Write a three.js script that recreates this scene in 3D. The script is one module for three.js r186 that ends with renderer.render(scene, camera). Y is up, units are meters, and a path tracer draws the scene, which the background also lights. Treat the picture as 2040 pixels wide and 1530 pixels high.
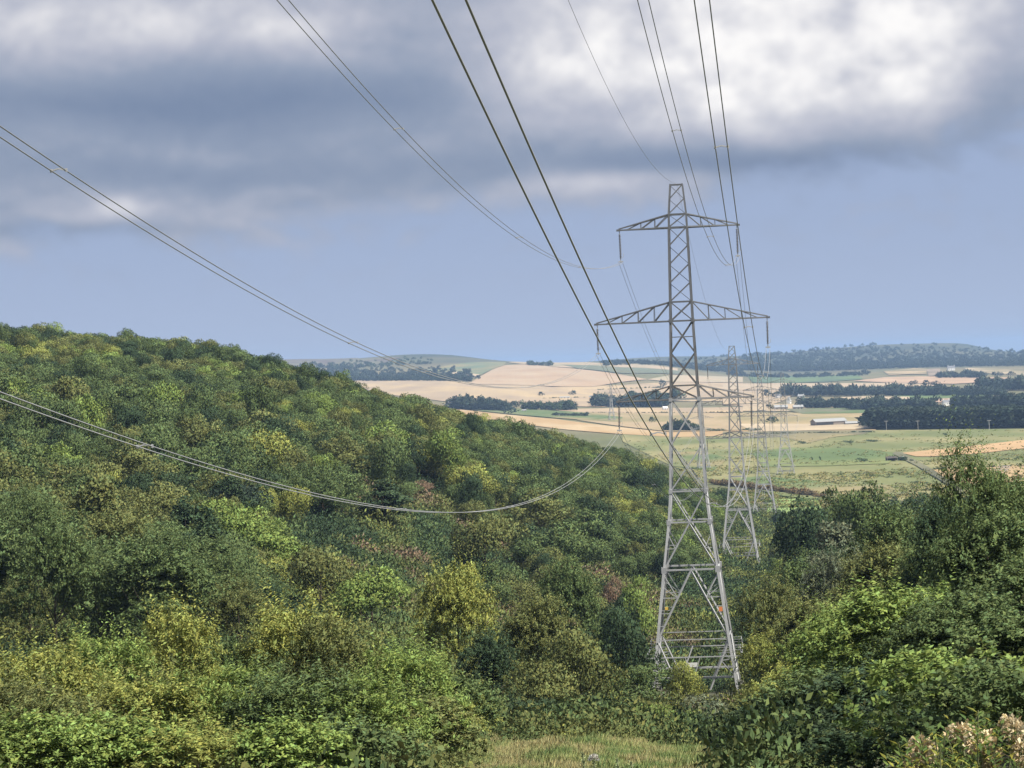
import * as THREE from 'three';
import { createNoise3D, createNoise2D } from 'simplex-noise';
import { mergeGeometries } from 'three/addons/utils/BufferGeometryUtils.js';

// ------------------------------------------------------------------ camera, sky, sun, exposure, haze
const FOCAL = 5000, ROLL = 0.0414, PITCH = 0.00725;          // focal length and sizes in pixels of a 2040 x 1530 frame
const scene = new THREE.Scene();
const camera = new THREE.PerspectiveCamera(2 * Math.atan(765 / FOCAL) * 180 / Math.PI, 4 / 3, 0.5, 60000);
camera.position.set(0, 0, 0);                                // the eye, 1.8 m above the slope: heights are metres above or below it
camera.rotation.set(-PITCH, 0, -ROLL, 'XYZ');
scene.add(camera);
const renderer = new THREE.WebGLRenderer({ antialias: true });
renderer.toneMapping = THREE.LinearToneMapping;
renderer.toneMappingExposure = 1.75;
renderer.shadowMap.enabled = true;
const SUN_DIR = new THREE.Vector3(0.40, 0.80, 0.27).normalize();
const sun = new THREE.DirectionalLight(new THREE.Color(1.0, 0.95, 0.84), 5.0);
sun.position.copy(SUN_DIR).multiplyScalar(1500).add(new THREE.Vector3(0, 0, -400));
sun.target.position.set(0, -30, -400);
sun.castShadow = true; sun.shadow.radius = 2;
Object.assign(sun.shadow.camera, { left: -900, right: 900, top: 900, bottom: -900, near: 10, far: 4000 });
sun.shadow.mapSize.set(4096, 4096);
scene.add(sun, sun.target);
scene.fog = new THREE.FogExp2(new THREE.Color(0.45, 0.66, 1.0), 0.00007);

// ------------------------------------------------------------------ small tools
function rng(seed) { let a = seed >>> 0; return () => { a = (a + 0x6d2b79f5) | 0; let t = Math.imul(a ^ (a >>> 15), 1 | a); t = (t + Math.imul(t ^ (t >>> 7), 61 | t)) ^ t; return ((t ^ (t >>> 14)) >>> 0) / 4294967296; }; }
const n3 = createNoise3D(rng(11)), n2 = createNoise2D(rng(12));
const { lerp, clamp, smoothstep } = THREE.MathUtils;
const fbm2 = (x, y, o = 4) => { let s = 0, a = 0.5, f = 1; for (let i = 0; i < o; i++) { s += a * n2(x * f + i * 17.3, y * f - i * 9.1); a *= 0.5; f *= 2.03; } return s; };
const fbm3 = (x, y, z, o) => { let s = 0, a = 0.5, f = 1; for (let i = 0; i < o; i++) { s += a * n3(x * f + i * 3.7, y * f, z * f - i * 5.1); a *= 0.52; f *= 2.07; } return s; };
const lin = (r, g, b) => new THREE.Color().setRGB(r / 255, g / 255, b / 255, THREE.SRGBColorSpace);
const used = new Map();
function numbered(name) { const n = used.get(name) ?? 0; used.set(name, n + 1); return n ? `${name}_${String(n).padStart(3, '0')}` : name; }
function shadows(o) { o.traverse((m) => { if (m.isMesh) { m.castShadow = true; m.receiveShadow = true; } }); return o; }
function tag(o, label, category, group, kind) { if (label) o.userData.label = label; if (category) o.userData.category = category; if (group) o.userData.group = group; if (kind) o.userData.kind = kind; return o; }
function thing(name, label, category, group) { const g = new THREE.Group(); g.name = numbered(name); tag(g, label, category, group); scene.add(g); return g; }
function part(name, geo, mat, parent) { const m = new THREE.Mesh(geo, mat); m.name = name; parent.add(m); shadows(m); return m; }
function struct(name, geo, mat) { const m = new THREE.Mesh(geo, mat); m.name = numbered(name); m.userData.kind = 'structure'; scene.add(m); shadows(m); return m; }
const horizonAt = (px) => 728.7 - (px - 1020) * ROLL;        // where eye level runs in the frame
const camMat = new THREE.Matrix4().makeRotationFromEuler(camera.rotation);
function sight(px, py) { const v = new THREE.Vector3((px - 1020) / FOCAL, -(py - 765) / FOCAL, -1).applyMatrix4(camMat); return v.multiplyScalar(1 / Math.hypot(v.x, v.z)); }   // per metre of ground distance
const at = (px, py, r) => sight(px, py).multiplyScalar(r);

// ------------------------------------------------------------------ sky: air and broken cloud
function skyTexture() {
  const W = 4096, H = 2048, half = Math.PI / 180;
  const deg = 87.27, S = (px, py, sx, sy, a) => [(px - 1020) / deg, (horizonAt(px) - py) / deg, sx / deg, sy / deg, a];
  const blobs = [
    S(1470, 40, 300, 120, 0.36), S(1180, 120, 150, 70, 0.26), S(1250, 60, 160, 60, 0.14), S(1700, 100, 240, 110, 0.26), S(1930, 50, 160, 90, 0.22), S(1480, 190, 300, 60, 0.22), S(1640, 200, 240, 50, 0.12),
    S(120, 40, 220, 55, 0.26), S(420, 65, 290, 48, 0.26), S(690, 40, 190, 60, 0.2), S(268, 412, 55, 16, 0.3), S(200, 436, 130, 20, 0.16),
    S(1195, 370, 110, 16, 0.26), S(940, 402, 260, 16, 0.13), S(1410, 362, 80, 14, 0.12), S(560, 432, 180, 14, 0.07), S(480, 300, 260, 18, 0.06),
    S(180, 215, 340, 46, -0.2), S(650, 215, 260, 40, -0.16), S(380, 352, 420, 24, -0.11), S(1560, 325, 280, 30, -0.16), S(1250, 330, 160, 20, -0.1),
    S(120, 466, 220, 14, -0.12), S(850, 70, 90, 90, -0.12), S(1350, 72, 50, 30, -0.16), S(1640, 325, 200, 34, -0.08), S(1990, 210, 60, 80, -0.16),
  ];
  const edge = [[-40, 4.4], [-16, 3.5], [-11.7, 3.3], [-7.1, 3.25], [-2.5, 3.6], [2, 3.75], [5.5, 3.9], [8.9, 4.1], [11.7, 5.0], [16, 4.6], [40, 4.4]];
  const edgeAt = (az) => { for (let i = 1; i < edge.length; i++) if (az < edge[i][0]) { const [a, b] = [edge[i - 1], edge[i]]; return lerp(a[1], b[1], clamp((az - a[0]) / (b[0] - a[0]), 0, 1)); } return 4.4; };
  const ramp = [[0, lin(116, 134, 164)], [0.25, lin(145, 158, 181)], [0.5, lin(184, 188, 203)], [0.75, lin(221, 221, 227)], [1, lin(255, 253, 252)]];
  const tint = (b, out) => { b = clamp(b, 0, 1); const i = Math.min(3, Math.floor(b * 4)), t = b * 4 - i; out.copy(ramp[i][1]).lerp(ramp[i + 1][1], t); return out; };
  const low = lin(175, 188, 214), mid = lin(162, 178, 208), high = lin(140, 163, 204), top = lin(96, 128, 186), c = new THREE.Color(), k = new THREE.Color();
  function radiance(az, el, oct) {                         // degrees
    const ra = az * half, re = el * half, x = Math.sin(ra) * Math.cos(re), y = Math.sin(re), z = Math.cos(ra) * Math.cos(re);
    if (el < 3) c.copy(low).lerp(mid, clamp(el / 3, 0, 1)); else if (el < 12) c.copy(mid).lerp(high, (el - 3) / 9); else c.copy(high).lerp(top, clamp((el - 12) / 60, 0, 1));
    const q = 13, wx = n3(x * 9, y * 20, z * 9) * 0.35, wy = n3(x * 9 + 7, y * 20, z * 9 + 3) * 0.35;
    const f = fbm3(x * q + wx, y * q * 2.4 + wy, z * q + wx, oct), g = fbm3(x * 40 + wy, y * 75, z * 40 + wx, Math.max(2, oct - 1));
    const billow = 1 - Math.abs(n3(x * 30, y * 40, z * 30)) * 1.1 - Math.abs(n3(x * 70, y * 90, z * 70)) * 0.5;
    let b = 0.325 + 0.15 * f + 0.07 * g;
    const near = 1 - smoothstep(Math.max(Math.abs(az) - 13, el - 9), 0, 5);
    let lump = 0, dark = 0;
    if (near > 0) for (const [ba, be, sa, se, a] of blobs) { const dx = (az + wy * 1.0 - ba) / sa, dy = (el + wx * 0.6 - be) / se, e = dx * dx + dy * dy; if (e < 12) { const v = a * Math.exp(-0.5 * e); if (a > 0) lump += v; else dark += v; } }
    const curl = oct > 4 ? fbm3(x * 34, y * 44, z * 34, 6) : 0, puff = smoothstep(lump + 0.42 * curl * smoothstep(lump, 0.2, 0.7), 0.0, 0.76);
    b += near * (0.36 * puff + 0.32 * lump + 0.08 * curl * puff + 0.05 * billow * puff + dark * (1 + 0.4 * f + 0.3 * g));
    b += (1 - near) * (0.1 + 0.3 * f);
    if (oct > 4) b += near * 0.035 * (n3(x * 120, y * 150, z * 120) + 0.6 * n3(x * 230, y * 270, z * 230)) * (0.35 + puff);
    const e = edgeAt(az), cover = smoothstep(el + 0.55 * f + 0.3 * g, e - 0.55, e + 0.45) * (1 - 0.85 * (1 - near) * smoothstep(fbm3(x * 5 + 9, y * 9, z * 5, 3), 0.02, 0.3));
    const wisp = 0.25 * smoothstep(0.5 * f + g + 0.25, 0.15, 0.75) * smoothstep(el, 1.2, 3.4);
    c.lerp(tint(b, k), clamp(cover + wisp * (1 - cover), 0, 1));
    return c.multiplyScalar(1 / 1.75);                       // the picture's exposure is 1.75
  }
  const data = new Float32Array(W * H * 4), lw = 512, lh = 128, coarse = new Float32Array(lw * lh * 3);
  for (let j = 0; j < lh; j++) for (let i = 0; i < lw; i++) { const r = radiance((i + 0.5) / lw * 360 - 180, (j + 0.5) / lh * 90, 3); r.toArray(coarse, (j * lw + i) * 3); }
  for (let j = 0; j < H; j++) {
    const el = ((j + 0.5) / H - 0.5) * 180;
    for (let i = 0; i < W; i++) {
      // column angle: atan2(z, x) of the direction; az is measured from -z towards +x
      let az = ((i + 0.5) / W - 0.5) * 360 + 90; if (az > 180) az -= 360;
      const o = (j * W + i) * 4; data[o + 3] = 1;
      if (el > -0.5 && el < 12 && Math.abs(az) < 17) { radiance(az, Math.max(el, 0), 6).toArray(data, o); continue; }
      const u = (az + 180) / 360 * lw - 0.5, v = clamp(el / 90 * lh - 0.5, 0, lh - 1.001), i0 = Math.floor(u), j0 = Math.floor(v), fu = u - i0, fv = v - j0, a = ((i0 + lw) % lw), b = ((i0 + 1 + lw) % lw);
      for (let q = 0; q < 3; q++) data[o + q] = lerp(lerp(coarse[(j0 * lw + a) * 3 + q], coarse[(j0 * lw + b) * 3 + q], fu), lerp(coarse[((j0 + 1) * lw + a) * 3 + q], coarse[((j0 + 1) * lw + b) * 3 + q], fu), fv);
    }
  }
  const t = new THREE.DataTexture(data, W, H, THREE.RGBAFormat, THREE.FloatType);
  t.mapping = THREE.EquirectangularReflectionMapping; t.magFilter = THREE.LinearFilter; t.needsUpdate = true;
  return t;
}
scene.background = skyTexture();
scene.environment = scene.background;

// ------------------------------------------------------------------ the lie of the land
const LAND = (() => {
  const P = [];
  const row = (r, list) => list.forEach(([px, h]) => P.push([(px - 1020) / FOCAL, r, h]));
  row(4, [[-600, -1.8], [1020, -1.8], [2600, -1.8]]);
  row(18, [[-600, -3.8], [1020, -3.8], [1750, -3.5], [2600, -3.4]]);
  row(60, [[-400, -10], [400, -10.5], [1150, -10.8], [1750, -9.3], [2400, -8.6]]);
  row(90, [[-400, -13.5], [0, -14], [800, -14.2], [1150, -14.1], [1450, -14.2], [1750, -13], [2040, -11.2], [2400, -10.5]]);
  row(130, [[-400, -16.5], [400, -18], [800, -19], [1150, -19.6], [1450, -20], [1750, -16.5], [2040, -15], [2400, -14]]);
  row(180, [[-400, -18.5], [0, -20], [400, -21], [800, -23], [1150, -25], [1450, -26], [1750, -19], [2040, -18.5], [2400, -17.5]]);
  row(250, [[-400, -16], [0, -19], [400, -23], [800, -27], [1150, -31.3], [1370, -33.1], [1470, -33], [1620, -26.5], [1750, -23], [2040, -22.5], [2400, -21]]);
  row(330, [[-400, -12], [0, -16], [400, -21], [800, -28], [1150, -36], [1450, -38], [1600, -31], [1750, -28.5], [2040, -28], [2400, -26]]);
  row(430, [[-400, -3], [0, -9], [400, -15], [800, -24], [1150, -37], [1450, -42.5], [1600, -40], [1750, -39], [2040, -38], [2400, -35]]);
  row(560, [[-400, 9], [0, 2], [400, -5], [800, -15.5], [1150, -32], [1300, -40], [1450, -47.2], [1750, -46], [2040, -42], [2400, -39]]);
  row(660, [[-400, 18], [0, 10], [400, 3.5], [545, -2.4], [800, -14], [1000, -22.5], [1150, -30], [1300, -40], [1450, -50.5], [1750, -51], [2040, -49]]);
  row(770, [[-400, 12], [0, 4], [400, -3], [800, -18], [1000, -25], [1150, -30.5], [1300, -39], [1365, -45], [1450, -53.5], [1750, -54.5], [2040, -54]]);
  row(910, [[0, -14], [400, -20], [800, -31], [1150, -41], [1300, -49], [1450, -57], [1513, -58], [1750, -57.5], [2040, -56.5]]);
  row(1120, [[0, -42], [400, -46], [800, -52], [1150, -56], [1450, -58.5], [1750, -59], [2040, -58.5]]);
  row(1500, [[0, -58], [800, -60], [1450, -60], [2040, -60]]);
  row(2000, [[0, -60], [800, -60], [1450, -61], [2040, -61]]);
  row(2600, [[0, -55], [800, -53], [1150, -58], [1450, -61], [2040, -62]]);
  row(3300, [[0, -42], [800, -40], [1150, -53], [1450, -60], [1750, -61], [2040, -62]]);
  row(4200, [[0, -26], [600, -26], [800, -25], [1150, -35], [1300, -44], [1450, -55], [1750, -57], [2040, -59]]);
  row(5000, [[0, -14], [600, -14], [800, -14], [1050, -10], [1150, -13], [1300, -24], [1450, -47], [1750, -52], [2040, -55]]);
  row(5700, [[0, 6], [600, 4], [800, 2], [1050, 1], [1150, 0], [1300, -9], [1450, -42], [1750, -47], [2040, -50]]);
  row(7000, [[0, 44], [600, 42], [700, 36], [800, 44], [900, 38], [1000, 14], [1150, -2], [1300, -9], [1450, -26], [1750, -30], [2040, -36]]);
  row(9000, [[0, 20], [600, 20], [900, 10], [1150, -4], [1250, 8], [1350, 9], [1450, 1], [1550, 4], [1650, 14], [1750, 21], [1850, 17], [1920, 14], [1990, -30], [2100, -32]]);
  row(11500, [[0, -40], [800, -40], [1450, -45], [2040, -60]]);
  row(17000, [[0, -70], [1000, -70], [2040, -75]]);
  const V = (r) => 1.5 * Math.log(r + 40), U = (t) => t * 6;
  const n = P.length, N = n + 3, A = [], phi = (d2) => (d2 > 1e-12 ? 0.5 * d2 * Math.log(d2) : 0);
  for (let i = 0; i < n; i++) { const a = new Float64Array(N + 1), [t, r, h] = P[i]; for (let j = 0; j < n; j++) a[j] = phi((U(t) - U(P[j][0])) ** 2 + (V(r) - V(P[j][1])) ** 2) + (i === j ? 2e-3 : 0); a[n] = 1; a[n + 1] = U(t); a[n + 2] = V(r); a[N] = h; A.push(a); }
  for (let k = 0; k < 3; k++) { const a = new Float64Array(N + 1); for (let j = 0; j < n; j++) a[j] = [1, U(P[j][0]), V(P[j][1])][k]; A.push(a); }
  for (let c = 0; c < N; c++) { let p = c; for (let i = c + 1; i < N; i++) if (Math.abs(A[i][c]) > Math.abs(A[p][c])) p = i; [A[c], A[p]] = [A[p], A[c]]; for (let i = 0; i < N; i++) if (i !== c) { const f = A[i][c] / A[c][c]; if (f) for (let j = c; j <= N; j++) A[i][j] -= f * A[c][j]; } }
  const w = A.map((a, i) => a[N] / a[i]);
  const exact = (t, r) => { const u = U(t), v = V(r); let s = w[n] + w[n + 1] * u + w[n + 2] * v; for (let j = 0; j < n; j++) s += w[j] * phi((u - U(P[j][0])) ** 2 + (v - V(P[j][1])) ** 2); return s; };
  const NT = 241, NR = 420, T0 = -0.36, T1 = 0.36, R0 = Math.log(41), R1 = Math.log(18040), G = new Float32Array(NT * NR);
  for (let j = 0; j < NR; j++) for (let i = 0; i < NT; i++) G[j * NT + i] = exact(lerp(T0, T1, i / (NT - 1)), Math.exp(lerp(R0, R1, j / (NR - 1))) - 40);
  return (t, r) => { const x = clamp((t - T0) / (T1 - T0), 0, 0.99999) * (NT - 1), y = clamp((Math.log(r + 40) - R0) / (R1 - R0), 0, 0.99999) * (NR - 1), i = Math.floor(x), j = Math.floor(y), a = x - i, b = y - j, o = j * NT + i; return lerp(lerp(G[o], G[o + 1], a), lerp(G[o + NT], G[o + NT + 1], a), b); };
})();
function H(x, z) {
  const r = Math.hypot(x, z), t = Math.atan2(x, -z), k = smoothstep(Math.abs(t), 0.9, 3.1);
  let h = LAND(clamp(t, -0.36, 0.36), r);
  if (k > 0) h = lerp(h, (LAND(-0.36, r) + LAND(0.36, r)) / 2, k);
  if (r < 1400) h += (0.35 * n2(x / 14, z / 14) + 0.5 * n2(x / 37 + 5, z / 37)) * smoothstep(r, 25, 120) * (1 - smoothstep(r, 900, 1400));
  return h;
}
function ground(px, py) {                                   // where the line of sight meets the land
  const d = sight(px, py); let r = 20, last = 20;
  while (r < 16500) { if (d.y * r < H(d.x * r, d.z * r)) break; last = r; r *= 1.006; }
  for (let i = 0; i < 14; i++) { const m = (last + r) / 2; if (d.y * m < H(d.x * m, d.z * m)) r = m; else last = m; }
  return new THREE.Vector3(d.x * r, H(d.x * r, d.z * r), d.z * r);
}
const spot = (px, r, lift = 0) => { const t = (px - 1020) / FOCAL, x = Math.sin(t) * r, z = -Math.cos(t) * r; return new THREE.Vector3(x, H(x, z) + lift, z); };

// small tiling textures (grain only)
function grain(size, f, lo, hi, seed, sx = 1, sy = 1) {
  const d = new Uint8Array(size * size * 4), nn = createNoise3D(rng(seed));
  for (let y = 0; y < size; y++) for (let x = 0; x < size; x++) {
    const a = x / size * 2 * Math.PI, b = y / size * 2 * Math.PI; let s = 0, am = 0.55;
    for (let o = 0, k = f; o < 4; o++, k *= 2) { s += am * nn(Math.cos(a) * k * sx + Math.sin(b) * k * sy * 0.7, Math.sin(a) * k * sx + 11 * o, Math.cos(b) * k * sy); am *= 0.6; }
    const v = lerp(lo, hi, clamp(0.5 + 0.55 * s, 0, 1)) * 255, i = (y * size + x) * 4; d[i] = d[i + 1] = d[i + 2] = v; d[i + 3] = 255;
  }
  const t = new THREE.DataTexture(d, size, size); t.wrapS = t.wrapT = THREE.RepeatWrapping; t.magFilter = THREE.LinearFilter; t.colorSpace = THREE.SRGBColorSpace; t.needsUpdate = true; return t;
}
const soilGrain = grain(256, 3, 0.62, 1, 31), strawGrain = grain(256, 2.5, 0.8, 1, 32, 0.5, 3);
const landMat = new THREE.MeshStandardMaterial({ vertexColors: true, roughness: 1, map: soilGrain });
{
  const ts = []; for (let t = -0.34; t <= 0.3401; t += 0.004) ts.push(t);
  for (let t = 0.34 + 0.06; t < 2 * Math.PI - 0.34 - 0.03; t += 0.06) ts.push(t);
  const rs = [0.01]; for (let r = 3; r < 17000; r *= 1.028) rs.push(r); rs.push(17000);
  const n = ts.length, pos = [], col = [], uv = [], idx = [], c = new THREE.Color();
  const scrub = new THREE.Color(0.075, 0.09, 0.035), soil = new THREE.Color(0.085, 0.075, 0.045), pasture = new THREE.Color(0.17, 0.18, 0.065), dry = new THREE.Color(0.26, 0.21, 0.105), wood = new THREE.Color(0.045, 0.065, 0.04), moor = new THREE.Color(0.12, 0.13, 0.075);
  rs.forEach((r) => ts.forEach((t) => {
    const x = Math.sin(t) * r, z = -Math.cos(t) * r; pos.push(x, H(x, z), z); uv.push(x / 22, z / 22);
    c.copy(scrub).lerp(soil, clamp(0.4 + fbm2(x / 30, z / 30), 0, 1));
    c.lerp(pasture, smoothstep(r, 900, 1000) * clamp(0.8 + 0.5 * fbm2(x / 90, z / 140), 0.2, 1));
    c.lerp(dry, smoothstep(r, 1900, 2300) * clamp(0.55 + 0.9 * fbm2(x / 240, z / 500), 0, 1));
    c.lerp(wood, smoothstep(r, 5600, 6400) * clamp(0.85 + 0.9 * fbm2(x / 420, z / 800), 0, 1));
    if (r > 6000 && r < 7800) c.lerp(moor, clamp(1.6 * fbm2(x / 300 + 7, z / 700) - 0.2, 0, 0.8));
    col.push(c.r, c.g, c.b);
  }));
  for (let j = 0; j + 1 < rs.length; j++) for (let i = 0; i < n; i++) { const a = j * n + i, b = j * n + (i + 1) % n, d = a + n, e = b + n; idx.push(a, b, e, a, e, d); }
  const g = new THREE.BufferGeometry();
  g.setAttribute('position', new THREE.Float32BufferAttribute(pos, 3)); g.setAttribute('color', new THREE.Float32BufferAttribute(col, 3)); g.setAttribute('uv', new THREE.Float32BufferAttribute(uv, 2)); g.setIndex(idx); g.computeVertexNormals();
  const m = struct('hillside_ground', g, landMat); m.receiveShadow = true;
}

// ------------------------------------------------------------------ fields, draped on the land
const fieldMat = new THREE.MeshStandardMaterial({ vertexColors: true, roughness: 1, map: strawGrain });
const WHEAT = [0.42, 0.31, 0.175], PINK = [0.4, 0.3, 0.195], GOLD = [0.44, 0.29, 0.135], STUBBLE = [0.43, 0.28, 0.14], PALE = [0.47, 0.37, 0.24], GRASS = [0.155, 0.178, 0.055], LUSH = [0.105, 0.158, 0.045], OLIVE = [0.235, 0.195, 0.09], DULL = [0.14, 0.135, 0.075], BROWN = [0.17, 0.125, 0.08], WOOD = [0.04, 0.06, 0.035];
function field(name, pts, color, step = 45, second = null, liftBy = 0) {
  const world = pts.map(([px, py]) => ground(px, py)), flat = world.map((p) => new THREE.Vector2(p.x, p.z));
  const tris = THREE.ShapeUtils.triangulateShape(flat.slice(), []);
  let T = tris.map((t) => t.map((i) => [flat[i].x, flat[i].y]));
  // long in depth, narrow across: measure edges by how large they look
  const size = (a, b) => { const r = Math.hypot(a[0] + b[0], a[1] + b[1]) / 2, t = Math.abs(Math.atan2(a[0], -a[1]) - Math.atan2(b[0], -b[1])) * r, d = Math.abs(Math.hypot(...a) - Math.hypot(...b)); return Math.max(t, d * 0.35); };
  for (let pass = 0; pass < 12; pass++) {
    const out = []; let split = false;
    for (const [a, b, c] of T) {
      const e = [size(a, b), size(b, c), size(c, a)], k = e.indexOf(Math.max(...e));
      if (e[k] <= step) { out.push([a, b, c]); continue; }
      split = true; const [p, q, s] = k === 0 ? [a, b, c] : k === 1 ? [b, c, a] : [c, a, b], m = [(p[0] + q[0]) / 2, (p[1] + q[1]) / 2];
      out.push([p, m, s], [m, q, s]);
    }
    T = out; if (!split || T.length > 9000) break;
  }
  const pos = [], col = [], uv = [], c = new THREE.Color(), c2 = second && new THREE.Color().setRGB(...second);
  for (const t of T) { const [a, b, d] = t; if ((b[0] - a[0]) * (d[1] - a[1]) - (b[1] - a[1]) * (d[0] - a[0]) > 0) t.reverse(); }
  for (const t of T) for (const [x, z] of t) {
    const r = Math.hypot(x, z); pos.push(x, H(x, z) + 0.12 + r * 1.1e-4 + liftBy, z); uv.push(x / 60, z / 60);
    const f = fbm2(x / 120 + liftBy * 31, z / 260, 4), g = n2(x / 45, z / 400);
    c.setRGB(...color); if (c2) c.lerp(c2, smoothstep(f + 0.25 * g, -0.25, 0.35)); c.multiplyScalar(1 + 0.3 * f + 0.1 * g); col.push(c.r, c.g, c.b);
  }
  const g = new THREE.BufferGeometry();
  g.setAttribute('position', new THREE.Float32BufferAttribute(pos, 3)); g.setAttribute('color', new THREE.Float32BufferAttribute(col, 3)); g.setAttribute('uv', new THREE.Float32BufferAttribute(uv, 2)); g.computeVertexNormals();
  return struct(name, g, fieldMat);
}
// the pasture below the hill
field('pasture_field', [[1240, 862], [1345, 868], [1500, 866], [1740, 858], [2040, 855], [2090, 860], [2090, 1010], [1900, 1000], [1700, 1000], [1560, 990], [1440, 965], [1340, 930], [1240, 880]], GRASS, 13, [0.225, 0.205, 0.085]);
field('grass_field', [[1500, 905], [1560, 893], [1700, 894], [1790, 905], [1770, 925], [1640, 930], [1520, 932]], LUSH, 14, GRASS, 0.25);
field('grass_field', [[1420, 960], [1520, 950], [1640, 962], [1760, 965], [1800, 985], [1700, 1000], [1560, 990]], LUSH, 14, OLIVE, 0.25);
field('grass_field', [[1530, 996], [1625, 994], [1640, 1018], [1560, 1030], [1528, 1030]], [0.19, 0.27, 0.08], 12, null, 0.2);
field('grass_field', [[1310, 905], [1400, 900], [1450, 915], [1420, 940], [1340, 930]], LUSH, 14, OLIVE, 0.25);
field('heath_strip', [[1440, 861], [1740, 858], [1720, 866], [1660, 872], [1610, 884], [1560, 872], [1440, 872]], DULL, 14, OLIVE, 0.25);
field('stubble_field', [[1795, 904], [1880, 896], [2040, 878], [2090, 873], [2090, 890], [2040, 895], [1940, 906], [1860, 911], [1825, 911]], STUBBLE, 14, null, 0.3);
field('stubble_field', [[1856, 938], [1905, 934], [2040, 928], [2090, 926], [2090, 964], [1990, 964], [1905, 964]], [0.43, 0.3, 0.15], 14, null, 0.3);
field('hedge_bank', [[1783, 902], [1796, 903], [1850, 933], [1900, 964], [1925, 986], [1912, 986], [1874, 960], [1825, 930], [1778, 906]], [0.1, 0.1, 0.05], 12, DULL, 0.45);
// the farmland beyond
field('wheat_field', [[880, 812], [1000, 826], [1110, 836], [1235, 852], [1335, 862], [1500, 858], [1745, 850], [1745, 858], [1500, 868], [1350, 872], [1240, 866], [1120, 856], [1000, 840], [880, 826]], GOLD, 25, WHEAT, 0.2);
field('wheat_field', [[1150, 822], [1300, 822], [1470, 824], [1480, 858], [1335, 861], [1235, 850], [1150, 838]], WHEAT, 25, OLIVE, 0.3);
field('wheat_field', [[1472, 824], [1730, 822], [1742, 850], [1500, 857], [1480, 857]], [0.4, 0.3, 0.15], 25, OLIVE, 0.3);
field('wheat_field', [[1470, 846], [1742, 846], [1742, 856], [1500, 862]], PALE, 25, null, 0.5);
field('grass_field', [[890, 808], [1000, 812], [1150, 822], [1240, 832], [1240, 842], [1110, 834], [1000, 824], [890, 812]], LUSH, 25, OLIVE, 0.4);
field('wheat_field', [[1080, 816], [1240, 814], [1480, 812], [1480, 822], [1240, 824], [1150, 822]], PINK, 30, WHEAT, 0.4);
field('grass_field', [[1560, 816], [1760, 812], [1745, 824], [1600, 826]], LUSH, 25, DULL, 0.5);
field('wheat_field', [[1480, 806], [1600, 806], [1740, 816], [1600, 820], [1480, 820]], PALE, 30, WHEAT, 0.4);
field('wheat_field', [[660, 757], [800, 758], [940, 762], [1100, 772], [1240, 768], [1340, 762], [1480, 764], [1480, 800], [1340, 800], [1200, 812], [1050, 806], [880, 800], [760, 786]], PINK, 45, WHEAT, 0.3);
field('wheat_field', [[933, 766], [960, 750], [980, 738], [1006, 729], [1040, 727], [1110, 733], [1200, 742], [1245, 749], [1290, 757], [1240, 762], [1180, 772], [1100, 771], [1020, 768]], [0.455, 0.315, 0.195], 45, PINK, 0.8);
field('grass_field', [[850, 738], [900, 727], [955, 722], [1010, 722], [1004, 729], [980, 737], [958, 748], [900, 744]], [0.14, 0.19, 0.1], 60, OLIVE, 0.6);
field('barley_field', [[888, 741], [905, 741.5], [956, 748], [950, 752], [905, 747]], PALE, 60, null, 1.2);
field('barley_field', [[630, 734.5], [663, 734], [663, 737], [630, 738]], PALE, 60, null, 1.2);
field('wheat_field', [[1010, 722.5], [1060, 722], [1200, 725], [1350, 735], [1350, 742], [1230, 740], [1110, 732], [1040, 726]], [0.36, 0.31, 0.2], 60, PINK, 0.5);
field('grass_field', [[1120, 728], [1240, 733], [1360, 741], [1360, 747], [1240, 745], [1150, 735]], [0.15, 0.18, 0.11], 60, DULL, 0.9);
field('wheat_field', [[1340, 748], [1480, 752], [1480, 763], [1340, 762], [1290, 757]], [0.4, 0.34, 0.22], 50, PINK, 0.5);
field('wheat_field', [[1440, 764], [1560, 764], [1778, 764], [1890, 768], [1790, 775], [1600, 776], [1440, 776]], PALE, 45, PINK, 0.5);
field('wheat_field', [[1440, 776], [1600, 776], [1560, 800], [1520, 812], [1440, 808]], PINK, 40, WHEAT, 0.4);
field('wheat_field', [[1700, 760], [1760, 753], [1830, 751], [2013, 753], [1990, 761], [1900, 766], [1780, 764]], [0.44, 0.3, 0.19], 50, null, 0.6);
field('grass_field', [[1490, 751], [1580, 749], [1710, 748], [1720, 756], [1640, 762], [1500, 763]], [0.09, 0.14, 0.07], 50, LUSH, 0.5);
field('wheat_field', [[1567, 730], [1600, 728], [1655, 731], [1655, 738], [1567, 740]], [0.38, 0.26, 0.19], 60, BROWN, 0.7);
field('barley_field', [[1760, 740], [1820, 735], [1846, 736], [1846, 746], [1770, 748]], OLIVE, 60, WHEAT, 0.7);
field('quarry_field', [[1846, 737], [1872, 734], [1876, 748], [1850, 751]], [0.36, 0.28, 0.2], 60, BROWN, 0.9);
field('barley_field', [[1920, 734], [1980, 735], [2060, 742], [2060, 748], [1990, 747], [1930, 740]], OLIVE, 60, PALE, 0.7);
field('grass_field', [[1775, 791], [1820, 786], [1970, 783], [1975, 792], [1900, 796], [1790, 796]], LUSH, 40, null, 0.6);
field('wheat_field', [[1675, 793], [1720, 791], [1812, 792], [1812, 797], [1690, 798]], PALE, 40, null, 0.7);
field('wheat_field', [[1840, 797], [1893, 795], [1893, 803], [1842, 804]], [0.39, 0.27, 0.185], 40, null, 0.7);
field('moor_slope', [[545, 712], [640, 714], [720, 716], [800, 712], [760, 726], [660, 732], [545, 736]], [0.13, 0.1, 0.085], 80, DULL, 0.6);

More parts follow.
